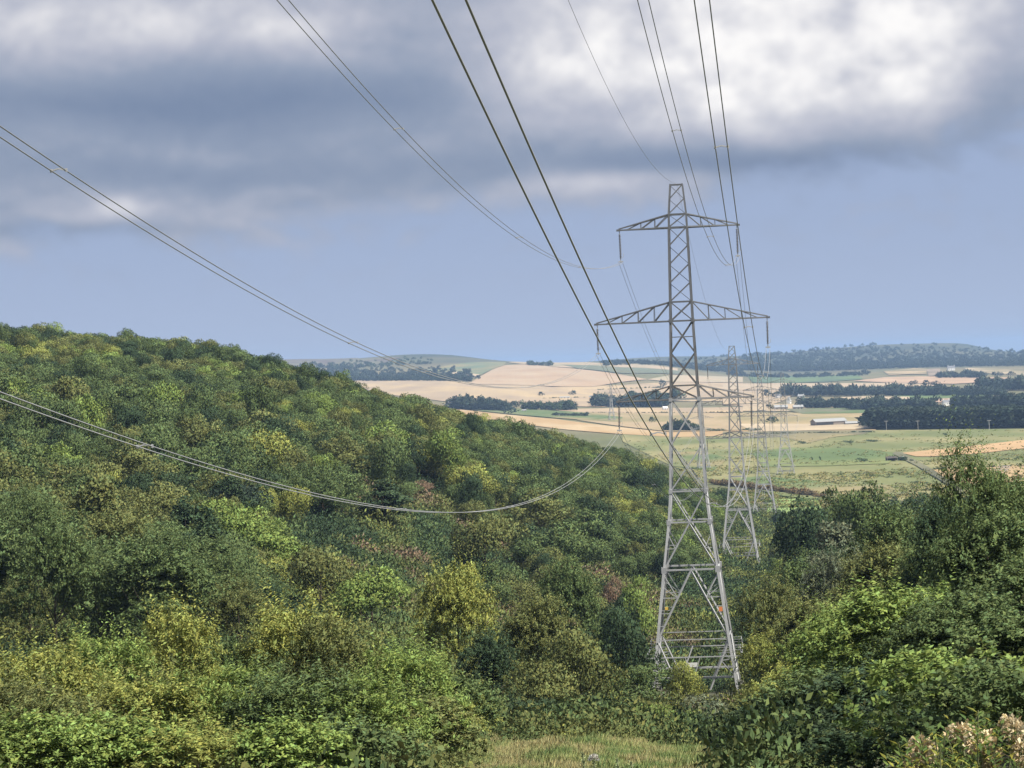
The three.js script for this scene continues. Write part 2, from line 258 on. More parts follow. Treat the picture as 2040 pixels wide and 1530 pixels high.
// ------------------------------------------------------------------ foliage
class Leaves {                                              // gathers folded leaf blades into one geometry
  constructor() { this.p = []; this.n = []; this.c = []; this.i = []; }
  leaf(p, d, up, L, W, out, tone, mix = 0.55, fold = 0.25) {
    const s = new THREE.Vector3().crossVectors(d, up).normalize(), u = new THREE.Vector3().crossVectors(s, d).normalize(), k = this.p.length / 3, mid = p.clone().addScaledVector(d, L * 0.45);
    const pts = [p, mid.clone().addScaledVector(s, W / 2).addScaledVector(u, fold * W), p.clone().addScaledVector(d, L), mid.clone().addScaledVector(s, -W / 2).addScaledVector(u, fold * W)];
    const nn = u.clone().lerp(out, mix).normalize();
    for (const q of pts) { this.p.push(q.x, q.y, q.z); this.n.push(nn.x, nn.y, nn.z); this.c.push(tone[0], tone[1], tone[2]); }
    this.i.push(k, k + 1, k + 2, k, k + 2, k + 3);
  }
  build() { const g = new THREE.BufferGeometry(); g.setAttribute('position', new THREE.Float32BufferAttribute(this.p, 3)); g.setAttribute('normal', new THREE.Float32BufferAttribute(this.n, 3)); g.setAttribute('color', new THREE.Float32BufferAttribute(this.c, 3)); g.setIndex(this.i); return g; }
}
const onSphere = (R) => { const z = R() * 2 - 1, a = R() * 2 * Math.PI, s = Math.sqrt(1 - z * z); return new THREE.Vector3(s * Math.cos(a), z, s * Math.sin(a)); };
const shade = (R, k) => { const t = 0.6 + 0.8 * R(), y = (R() - 0.5) * 0.24; return [t * k * (1 + y), t * k, t * k * (1 - y * 0.8)]; };
// crown made of clumps of leaves; sizes in metres
function clumpCrown({ seed, w, h, base = 0.25, lobes = 26, leaves = 1400, L = 0.45, cone = 0, squash = 0.75, ragged = 0.3 }) {
  const R = rng(seed), G = new Leaves(), list = [], c0 = h * (base + (1 - base) / 2), ry = h * (1 - base) / 2;
  for (let i = 0; i < lobes; i++) {
    const d = onSphere(R); if (d.y < -0.55) d.y *= -0.6;
    let k = 0.45 + 0.5 * Math.sqrt(R()), y = d.y * k; const wide = cone ? Math.max(0.12, (1 - (y + 1) / 2) ** cone) * 1.25 : 1;
    const c = new THREE.Vector3(d.x * k * wide * w / 2, c0 + y * ry, d.z * k * wide * w / 2), r = w * (0.13 + 0.15 * R() * R()) * (cone ? 0.4 + 0.7 * wide : 1);
    list.push([c, r, 0.82 + 0.36 * R()]);
  }
  const total = list.reduce((s, l) => s + l[1] ** 2, 0);
  for (const [c, r, tone] of list) {
    const n = Math.round(leaves * r * r / total);
    for (let i = 0; i < n; i++) {
      const d = onSphere(R); if (d.y < -0.3 && R() < 0.6) d.y = -d.y;
      const k = 0.72 + 0.34 * R() + (R() < 0.1 ? ragged * R() : 0), p = c.clone().add(new THREE.Vector3(d.x * r * k, d.y * r * k * squash, d.z * r * k));
      const along = onSphere(R).addScaledVector(d, 0.6); along.y -= 0.25; along.normalize();
      const out = d.clone().addScaledVector(p.clone().sub(new THREE.Vector3(0, c0 - ry * 0.4, 0)).normalize(), 0.8).normalize();
      const l = L * (0.65 + 0.7 * R());
      G.leaf(p, along, onSphere(R).addScaledVector(out, 1.3).normalize(), l, l * (0.5 + 0.25 * R()), out, shade(R, tone), 0.78);
    }
  }
  return G.build();
}
// crown made of leafy shoots that leave the middle and bend up: the near shrubs
function shootCrown({ seed, w, h, base = 0.08, shoots = 420, per = 22, L = 0.15, rise = 0.5, slim = 0.42, tops = 0.12 }) {
  const R = rng(seed), G = new Leaves(), c0 = h * (base + (1 - base) * 0.45), ry = h * (1 - base) * 0.52, lobes = [];
  for (let i = 0; i < 22; i++) { const d = onSphere(R); if (d.y < -0.5) d.y *= -1; const k = 0.5 + 0.42 * R(); lobes.push([new THREE.Vector3(d.x * k * w / 2, c0 + d.y * k * ry, d.z * k * w / 2), w * (0.13 + 0.13 * R()), 0.84 + 0.32 * R()]); }
  for (let i = 0; i < shoots; i++) {
    const [lc, lr, tone] = lobes[Math.floor(R() * lobes.length)], d = onSphere(R); if (d.y < -0.35) d.y *= -1;
    const p = lc.clone().addScaledVector(d, lr * 0.75), dir = d.clone().add(new THREE.Vector3(0, rise * (0.4 + R()), 0)).normalize();
    const tall = R() < tops && p.y > c0 + ry * 0.35, len = (tall ? 1.15 : 0.62) * (0.7 + 0.6 * R()) * h / 5, out0 = p.clone().sub(new THREE.Vector3(0, c0 - ry * 0.5, 0)).normalize();
    if (tall) dir.lerp(new THREE.Vector3(0, 1, 0), 0.75).normalize();
    const bend = new THREE.Vector3(0, tall ? 0.1 : -0.35, 0).addScaledVector(onSphere(R), 0.25), k0 = tone * (0.85 + 0.3 * R());
    for (let j = 0; j < per; j++) {
      const t = (j + 0.5) / per, q = p.clone().addScaledVector(dir, len * t).addScaledVector(bend, len * t * t), ang = j * 2.4 + R(), e1 = new THREE.Vector3().crossVectors(dir, Math.abs(dir.y) > 0.9 ? new THREE.Vector3(1, 0, 0) : new THREE.Vector3(0, 1, 0)).normalize(), e2 = new THREE.Vector3().crossVectors(dir, e1);
      const side = e1.multiplyScalar(Math.cos(ang)).addScaledVector(e2, Math.sin(ang)), ld = side.clone().addScaledVector(dir, 0.55); ld.y -= 0.18; ld.normalize();
      const l = L * (0.6 + 0.6 * R()) * (1 - 0.35 * t * t), out = out0.clone().lerp(side, 0.25).normalize();
      G.leaf(q, ld, new THREE.Vector3(0, 1, 0).addScaledVector(onSphere(R), 0.55).normalize(), l, l * slim * (0.8 + 0.4 * R()), out, shade(R, k0), 0.6, 0.2);
    }
  }
  return G.build();
}
function woodFrame(seed, h, w, r = 0.02, limbs = 5) {       // tapered trunk with limbs
  const R = rng(seed), list = [], tube = (a, b, ra, rb) => { const g = new THREE.CylinderGeometry(rb, ra, a.distanceTo(b), 6, 1, true); g.translate(0, a.distanceTo(b) / 2, 0); g.applyQuaternion(new THREE.Quaternion().setFromUnitVectors(new THREE.Vector3(0, 1, 0), b.clone().sub(a).normalize())); g.translate(a.x, a.y, a.z); list.push(g); };
  const foot = new THREE.Vector3(0, -0.4, 0), fork = new THREE.Vector3((R() - 0.5) * 0.05 * h, h * 0.38, (R() - 0.5) * 0.05 * h), tip = new THREE.Vector3((R() - 0.5) * 0.1 * h, h * 0.82, (R() - 0.5) * 0.1 * h), rt = r * h;
  tube(foot, fork, rt, rt * 0.7); tube(fork, tip, rt * 0.7, rt * 0.2);
  for (let i = 0; i < limbs; i++) { const a = i / limbs * 6.28 + R(), s = foot.clone().lerp(fork, 0.5 + 0.5 * R()), e = new THREE.Vector3(Math.cos(a) * w * 0.33, h * (0.45 + 0.3 * R()), Math.sin(a) * w * 0.33), m = s.clone().lerp(e, 0.5).add(new THREE.Vector3(0, -0.03 * h, 0)); tube(s, m, rt * 0.45, rt * 0.3); tube(m, e, rt * 0.3, rt * 0.1); }
  return mergeGeometries(list);
}
const leafMats = new Map();
function leafMat(r, g, b, through = 0.25) {
  const key = [r, g, b, through].join();
  if (!leafMats.has(key)) leafMats.set(key, new THREE.MeshPhysicalMaterial({ color: new THREE.Color().setRGB(r, g, b), vertexColors: true, roughness: 1, transmission: through, thickness: 0, specularIntensity: 0.06, side: THREE.DoubleSide }));
  return leafMats.get(key);
}
const barkMat = new THREE.MeshStandardMaterial({ color: new THREE.Color().setRGB(0.11, 0.085, 0.06), roughness: 1, map: soilGrain });
const paleBark = new THREE.MeshStandardMaterial({ color: new THREE.Color().setRGB(0.27, 0.25, 0.21), roughness: 1, map: soilGrain });
// species: geometry at its own size (h tall, w wide)
const KIND = {
  round: { h: 7, w: 7 }, oak: { h: 7.5, w: 8 }, birch: { h: 8, w: 5.2 }, ash: { h: 8, w: 6.4 }, pine: { h: 9, w: 5 }, thorn: { h: 4.5, w: 5 },
};
Object.assign(KIND.round, { crown: clumpCrown({ seed: 101, w: 7, h: 7, base: 0.12, lobes: 30, leaves: 4600, L: 0.31 }), wood: woodFrame(1, 7, 7) });
Object.assign(KIND.oak, { crown: clumpCrown({ seed: 102, w: 8, h: 7.5, base: 0.1, lobes: 38, leaves: 5200, L: 0.32, squash: 0.65 }), wood: woodFrame(2, 7.5, 8) });
Object.assign(KIND.birch, { crown: clumpCrown({ seed: 103, w: 5.2, h: 8, base: 0.1, lobes: 30, leaves: 4200, L: 0.27, cone: 0.5, ragged: 0.6 }), wood: woodFrame(3, 8, 5) });
Object.assign(KIND.ash, { crown: clumpCrown({ seed: 104, w: 6.4, h: 8, base: 0.12, lobes: 34, leaves: 4600, L: 0.3, ragged: 0.5 }), wood: woodFrame(4, 8, 6) });
Object.assign(KIND.pine, { crown: clumpCrown({ seed: 105, w: 5, h: 9, base: 0.08, lobes: 40, leaves: 4600, L: 0.3, cone: 0.8, squash: 0.5 }), wood: woodFrame(5, 9, 4) });
Object.assign(KIND.thorn, { crown: clumpCrown({ seed: 106, w: 5, h: 4.5, base: 0.02, lobes: 26, leaves: 5200, L: 0.2, ragged: 0.5 }), wood: woodFrame(6, 4.5, 5) });
const NEAR = {
  willow: { h: 5, w: 5.2 }, sallow: { h: 5, w: 5.6 }, hazel: { h: 5.4, w: 5 }, rowan: { h: 7.5, w: 5 }, bramble: { h: 2.6, w: 4.4 }, elder: { h: 6, w: 6 },
};
Object.assign(NEAR.willow, { crown: shootCrown({ seed: 201, w: 4.6, h: 4.8, shoots: 680, per: 18, L: 0.21, tops: 0.26 }), wood: woodFrame(21, 5, 4.5, 0.012, 7) });
Object.assign(NEAR.sallow, { crown: shootCrown({ seed: 202, w: 5, h: 4.8, shoots: 740, per: 18, L: 0.2, tops: 0.1, rise: 0.4 }), wood: woodFrame(22, 5, 5, 0.012, 7) });
Object.assign(NEAR.hazel, { crown: shootCrown({ seed: 203, w: 4.6, h: 5.2, shoots: 680, per: 15, L: 0.23, slim: 0.62, tops: 0.06, rise: 0.3 }), wood: woodFrame(23, 5, 4.5, 0.014, 6) });
Object.assign(NEAR.rowan, { crown: shootCrown({ seed: 204, w: 4.4, h: 7.2, shoots: 820, per: 18, L: 0.21, slim: 0.4, tops: 0.12, rise: 0.25 }), wood: woodFrame(24, 7.4, 4, 0.014, 8) });
Object.assign(NEAR.bramble, { crown: shootCrown({ seed: 205, w: 4.2, h: 2.4, base: 0, shoots: 620, per: 14, L: 0.15, slim: 0.6, tops: 0.05, rise: 0.3 }), wood: woodFrame(25, 2.4, 4, 0.012, 6) });
Object.assign(NEAR.elder, { crown: shootCrown({ seed: 206, w: 5.6, h: 5.8, shoots: 900, per: 17, L: 0.23, slim: 0.5, tops: 0.08, rise: 0.35 }), wood: woodFrame(26, 6, 5.4, 0.014, 7) });
Object.assign(KIND, NEAR);

for (const k of Object.values(KIND)) { k.crown.computeBoundingBox(); const b = k.crown.boundingBox, ys = Array.from({ length: k.crown.attributes.position.count }, (_, i) => k.crown.attributes.position.getY(i)).sort((p, q) => p - q); k.h = ys[Math.floor(ys.length * 0.985)]; k.w = Math.min(b.max.x - b.min.x, b.max.z - b.min.z) * 0.96; }
const TINT = {                                              // leaf reflectance
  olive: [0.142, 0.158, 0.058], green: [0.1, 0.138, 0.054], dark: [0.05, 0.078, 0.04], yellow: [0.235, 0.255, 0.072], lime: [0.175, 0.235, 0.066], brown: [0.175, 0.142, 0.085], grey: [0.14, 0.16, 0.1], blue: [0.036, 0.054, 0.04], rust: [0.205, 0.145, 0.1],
};
const WORD = { olive: 'olive green', green: 'mid green', dark: 'dark green', yellow: 'yellow green', lime: 'bright green', brown: 'brownish green', grey: 'grey green', blue: 'bluish dark green', rust: 'rusty brown' };
const protos = new Map();
function plant(name, kind, tint, pos, height, width, turn, label, category, group) {
  const K = KIND[kind], key = kind + tint + name; let t = protos.get(key);
  if (!t) { t = new THREE.Group(); part('trunk', K.wood, tint === 'grey' ? paleBark : barkMat, t); part('crown', K.crown, leafMat(...TINT[tint]), t); protos.set(key, t); }
  const o = t.clone(); o.name = numbered(name); tag(o, label, category, group); scene.add(o);
  o.position.copy(pos); o.rotation.y = turn; o.scale.set(width / K.w, height / K.h, width / K.w);
  return o;
}
function stuff(name, geo, mat, list, label, category, tints) { // an uncountable mass: one InstancedMesh
  const m = new THREE.InstancedMesh(geo, mat, list.length), q = new THREE.Quaternion(), M = new THREE.Matrix4(), Y = new THREE.Vector3(0, 1, 0), s = new THREE.Vector3(), c = new THREE.Color();
  list.forEach((e, i) => { q.setFromAxisAngle(Y, e.turn); M.compose(e.pos, q, s.set(e.w, e.h, e.w)); m.setMatrixAt(i, M); if (tints) { const t = tints(e, i); m.setColorAt(i, c.setRGB(t[0], t[1], t[2])); } });
  m.name = numbered(name); tag(m, label, category, null, 'stuff'); scene.add(m); shadows(m); return m;
}
const whiteLeaf = leafMat(1, 1, 1, 0.2);
const lineX = (z) => lerp(17.15, 51.6, (z + 250) / -336);    // the power line's course over the ground

// ------------------------------------------------------------------ the wooded hillside
const TREES = [];                                           // every tree of the slopes: {x, z, r, kind, tint, h, w}
{
  const R = rng(77), cell = new Map(), key = (x, z) => Math.floor(x / 5) + ',' + Math.floor(z / 5);
  const free = (x, z, gap) => { const i = Math.floor(x / 5), j = Math.floor(z / 5); for (let a = i - 2; a <= i + 2; a++) for (let b = j - 2; b <= j + 2; b++) for (const p of cell.get(a + ',' + b) ?? []) if ((p.x - x) ** 2 + (p.z - z) ** 2 < gap * gap) return false; return true; };
  for (let k = 0; k < 60000; k++) {
    const px = -160 + R() * 2400, r = 175 + Math.sqrt(R()) * 690, t = (px - 1020) / FOCAL, x = Math.sin(t) * r, z = -Math.cos(t) * r, fromLine = x - lineX(z);
    let want = 0; const patch = fbm2(x / 40 + 3, z / 60);
    if (fromLine < -9) {                                    // the hill across the gully
      const foot = lerp(255, 490, smoothstep(px, 300, 800));
      want = smoothstep(r, foot - 50 + patch * 60, foot + 60 + patch * 60) * 1.0 + 0.12 * smoothstep(patch, 0.1, 0.4);
      if (px < 520 && r > 180) want = Math.max(want, 0.75);
      if (r > 800 && px > 1000) want *= 0.6;
    } else if (fromLine > 9) want = r < 440 ? 0.8 : 0.35 * smoothstep(patch, -0.1, 0.2);
    if (R() > want) continue;
    const farHill = fromLine < 0 && r > 480, size = fromLine > 0 ? 3.6 + 2.6 * R() : (farHill ? 4.6 + 3.2 * R() * R() + 1.2 * R() : 4.6 + 5.6 * R()), gap = size * 0.74;
    if (!free(x, z, gap)) continue;
    const c = cell.get(key(x, z)) ?? []; c.push({ x, z }); cell.set(key(x, z), c);
    const hue = fbm2(x / 55 + 20, z / 55) + (R() - 0.5) * 1.05, tint = hue < -0.55 ? 'dark' : hue < 0.1 ? 'green' : hue < 0.46 ? 'olive' : hue < 0.56 ? 'yellow' : 'lime';
    const roll = R(), kind = roll < 0.26 ? 'round' : roll < 0.5 ? 'oak' : roll < 0.66 ? 'birch' : roll < 0.86 ? 'ash' : roll < 0.93 ? 'pine' : 'thorn', close = ['elder', 'sallow', 'hazel', 'rowan'][Math.floor(R() * 4)];
    TREES.push({ x, z, r, kind: r < 245 ? close : kind, tint: r >= 245 && kind === 'pine' ? 'dark' : tint, h: size * (kind === 'birch' || kind === 'pine' ? 1.2 : 1.0), w: size * (0.95 + 0.35 * R()) * (kind === 'birch' || kind === 'pine' ? 0.75 : 1), turn: R() * 6.28, right: fromLine > 0 });
  }
}
const KINDWORD = { round: 'rounded broadleaf tree', oak: 'broad spreading tree', birch: 'slender upright tree', ash: 'domed broadleaf tree', pine: 'pointed dark conifer', thorn: 'low bushy tree', elder: 'dense leafy tree', sallow: 'bushy leafy tree', hazel: 'broadleaf bushy tree', rowan: 'upright leafy tree' };
{
  const shown = TREES.filter((t) => { const px = 1020 + FOCAL * Math.atan2(t.x, -t.z); return px > -60 && px < 2100; }).sort((a, b) => b.w / b.r - a.w / a.r);
  const single = new Set(shown.slice(0, 280)), rest = TREES.filter((t) => !single.has(t));
  for (const t of single) {
    const px = 1020 + FOCAL * Math.atan2(t.x, -t.z), band = t.right ? (t.r < 215 ? 'low' : t.r < 300 ? 'midway' : 'far back') : (t.r < 270 ? 'at the foot of' : t.r < 380 ? 'low on' : t.r < 500 ? 'halfway up' : 'high on');
    const zone = t.right ? `${band} on the right bank ${px < 1650 ? 'beside the pylon' : px < 1850 ? 'mid bank' : 'by the edge'}` : `${band} the left hill ${px < 170 ? 'by the edge' : px < 400 ? 'in its left part' : px < 650 ? 'left of its middle' : px < 900 ? 'near its middle' : px < 1130 ? 'right of its middle' : 'near the pylon'}`, full = `${t.kind === 'pine' ? KINDWORD.pine : WORD[t.tint] + ' ' + KINDWORD[t.kind]} ${zone}`;
    plant('hillside_tree', t.kind, t.tint, new THREE.Vector3(t.x, H(t.x, t.z) - 0.2, t.z), t.h, t.w, t.turn, full, 'tree', `${WORD[t.tint]} ${KINDWORD[t.kind]}s ${zone}`);
  }
  const half = (list) => list.map((t) => ({ pos: new THREE.Vector3(t.x, H(t.x, t.z) - 0.2, t.z), turn: t.turn, w: t.w / KIND.round.w, h: t.h / KIND.round.h, tint: t.tint }));
  const R = rng(5), vary = (e) => { const t = TINT[e.tint], k = 0.85 + 0.3 * R(); return t.map((v) => v * k); };
  stuff('hillside_woodland', KIND.oak.crown, whiteLeaf, half(rest.filter((t) => !t.right)).map((e) => ({ ...e, w: e.w * KIND.round.w / KIND.oak.w, h: e.h * KIND.round.h / KIND.oak.h })), 'distant green woodland covering the upper left hillside to its ridge', 'woodland', vary);
  stuff('valley_woodland', KIND.ash.crown, whiteLeaf, half(rest.filter((t) => t.right)).map((e) => ({ ...e, w: e.w * KIND.round.w / KIND.ash.w, h: e.h * KIND.round.h / KIND.ash.h })), 'scattered green trees on the valley floor right of the pylons', 'woodland', vary);
}
// single trees and bushes that the photograph sets apart: [kind, tint, px, top py, r, width, name, label]
const SOLO = [
  ['oak', 'yellow', 512, 866, 400, 10.5, 'large_round_tree', 'large round yellow green tree alone below the middle of the hillside wood'],
  ['oak', 'blue', 452, 968, 335, 9.5, 'dark_tree', 'large dark bluish green tree below the yellow green round tree on the hillside'],
  ['pine', 'dark', 755, 962, 395, 8.5, 'dark_tree', 'dark green pointed tree right of the lower left cable on the hillside'],
  ['round', 'rust', 828, 960, 455, 5.6, 'rusty_tree', 'rusty brown round bush on the hillside above the lowest cable sag'],
  ['oak', 'dark', 690, 905, 450, 9, 'dark_tree', 'dark green spreading tree in a shaded gap of the hillside wood'],
  ['oak', 'dark', 1265, 936, 640, 8, 'dark_tree', 'dark green tree low on the hillside just left of the pylon'],
  ['ash', 'dark', 1170, 1030, 460, 7, 'dark_tree', 'dark green tree at the foot of the hillside left of the pylon'],
  ['elder', 'yellow', 892, 1135, 168, 6.4, 'yellow_tree', 'yellow green topped tree standing in the middle of the gully'],
  ['elder', 'olive', 1050, 1195, 175, 6.4, 'gully_tree', 'dull olive tree right of the yellow green topped tree in the gully'],
  ['hazel', 'dark', 960, 1268, 150, 5, 'gully_tree', 'dark green bush in front of the yellow green topped tree'],
  ['thorn', 'lime', 1245, 1160, 330, 6.5, 'gully_bush', 'bright green bush left of the pylon above the anti climbing guard'],
  ['thorn', 'rust', 1200, 1158, 345, 4.4, 'gully_bush', 'rusty brown bracken clump left of the bright green bush'],
  ['thorn', 'olive', 1130, 1262, 165, 6, 'gully_bush', 'olive bush in the gully left of the pylon feet'],
  ['thorn', 'dark', 1222, 1222, 215, 6, 'gully_bush', 'dark green bush just left of the left leg of the pylon'],
  ['thorn', 'yellow', 1338, 1322, 215, 4, 'gully_bush', 'yellow olive bush hiding the left foot of the nearest pylon'],
  ['thorn', 'green', 1235, 1330, 180, 6, 'gully_bush', 'mid green bush left of the yellow olive bush at the pylon foot'],
  ['thorn', 'olive', 1060, 1330, 140, 5, 'gully_bush', 'olive bush halfway between the grass clearing and the gully trees'],
  ['thorn', 'dark', 1010, 1400, 116, 4.4, 'gully_bush', 'dark green low bush behind the left end of the grass clearing'],
  ['thorn', 'green', 1120, 1405, 118, 4.6, 'gully_bush', 'mid green low bush behind the middle of the grass clearing'],
  ['thorn', 'lime', 1300, 1412, 122, 4, 'gully_bush', 'yellowish green low bush behind the right half of the grass clearing'],
  ['thorn', 'grey', 1390, 1390, 135, 4, 'gully_bush', 'greyish bush between the pylon and the grass clearing'],
  ['round', 'dark', 1590, 1005, 330, 9, 'valley_tree', 'dark green round tree right of the second pylon feet'],
  ['oak', 'green', 1660, 985, 345, 9, 'valley_tree', 'mid green spreading tree against the bright pasture'],
  ['ash', 'green', 1715, 972, 320, 8.5, 'valley_tree', 'taller green tree against the pasture right of the second pylon'],
  ['birch', 'grey', 1650, 1045, 260, 6.5, 'valley_tree', 'grey green feathery tree in the scrub right of the second pylon'],
  ['round', 'dark', 1800, 990, 300, 7.5, 'valley_tree', 'dark green tree left of the tall layered tree'],
];
{
  const R = rng(321);
  for (const [kind, tint, px, top, r, w, name, label] of SOLO) {
    const p = spot(px, r, -0.3), h = Math.max(1.6, -(top - horizonAt(px)) / FOCAL * r - p.y);
    plant(name, kind, tint, p, h * 1.02, w, R() * 6.28, label, /bush/.test(name) ? 'bush' : 'tree');
  }
}
// scrub and bracken over the open ground of the slopes
function tuft(seed, n, w, h, L) { const R = rng(seed), G = new Leaves(); for (let i = 0; i < n; i++) { const d = onSphere(R); d.y = Math.abs(d.y); const k = 0.55 + 0.45 * R(), p = new THREE.Vector3(d.x * w / 2 * k, d.y * h * k, d.z * w / 2 * k), dir = onSphere(R).addScaledVector(d, 0.7).normalize(), l = L * (0.6 + 0.8 * R()); G.leaf(p, dir, onSphere(R).addScaledVector(d, 1).normalize(), l, l * 0.5, d.clone().add(new THREE.Vector3(0, 0.4, 0)).normalize(), shade(R, 1), 0.55); } return G.build(); }
{
  const R = rng(909), fine = [], coarse = [];
  for (let k = 0; k < 70000; k++) {
    const px = -150 + R() * 2380, r = 48 * Math.pow(19, Math.pow(R(), 0.66)), t = (px - 1020) / FOCAL, x = Math.sin(t) * r, z = -Math.cos(t) * r;
    if (px > 820 && px < 1455 && r < 107 + 6 * n2(px / 60, 4)) continue;
    if (r < 95 && R() < 0.35) continue;
    if (r > 985 && px > 1240) continue;
    if (Math.hypot(x - 17, z + 250) < 6.5 || (Math.abs(x - lerp(13.5, 17, (r - 205) / 45)) < 7 && r > 190 && r < 250)) continue;
    const s = (0.55 + 0.85 * R()) * (0.8 + r / 700);
    (r < 230 ? fine : coarse).push({ pos: new THREE.Vector3(x, H(x, z) - 0.1, z), turn: R() * 6.28, w: s, h: s * (0.6 + 0.8 * R()), x, z, r, px });
  }
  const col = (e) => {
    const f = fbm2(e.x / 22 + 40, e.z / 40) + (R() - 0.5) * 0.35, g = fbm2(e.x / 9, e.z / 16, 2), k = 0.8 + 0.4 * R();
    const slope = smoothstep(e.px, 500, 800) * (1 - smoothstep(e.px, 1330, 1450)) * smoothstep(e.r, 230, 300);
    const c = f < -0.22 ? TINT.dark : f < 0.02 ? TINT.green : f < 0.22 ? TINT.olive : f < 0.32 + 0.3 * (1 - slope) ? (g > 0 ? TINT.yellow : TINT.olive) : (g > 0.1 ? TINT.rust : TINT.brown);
    const paintedShade = e.px < 1340 && e.r > 470 ? 0.45 : 0.85;  // scrub among the hillside trees darkened: shade between crowns put into its colour
    return c.map((v) => v * k * paintedShade);
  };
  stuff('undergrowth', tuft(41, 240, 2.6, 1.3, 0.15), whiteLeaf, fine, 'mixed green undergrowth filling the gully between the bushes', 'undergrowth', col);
  stuff('hillside_scrub', tuft(42, 150, 2.8, 1.2, 0.24), whiteLeaf, coarse, 'green and brown bracken scrub covering the open lower hillside', 'scrub', col);
}

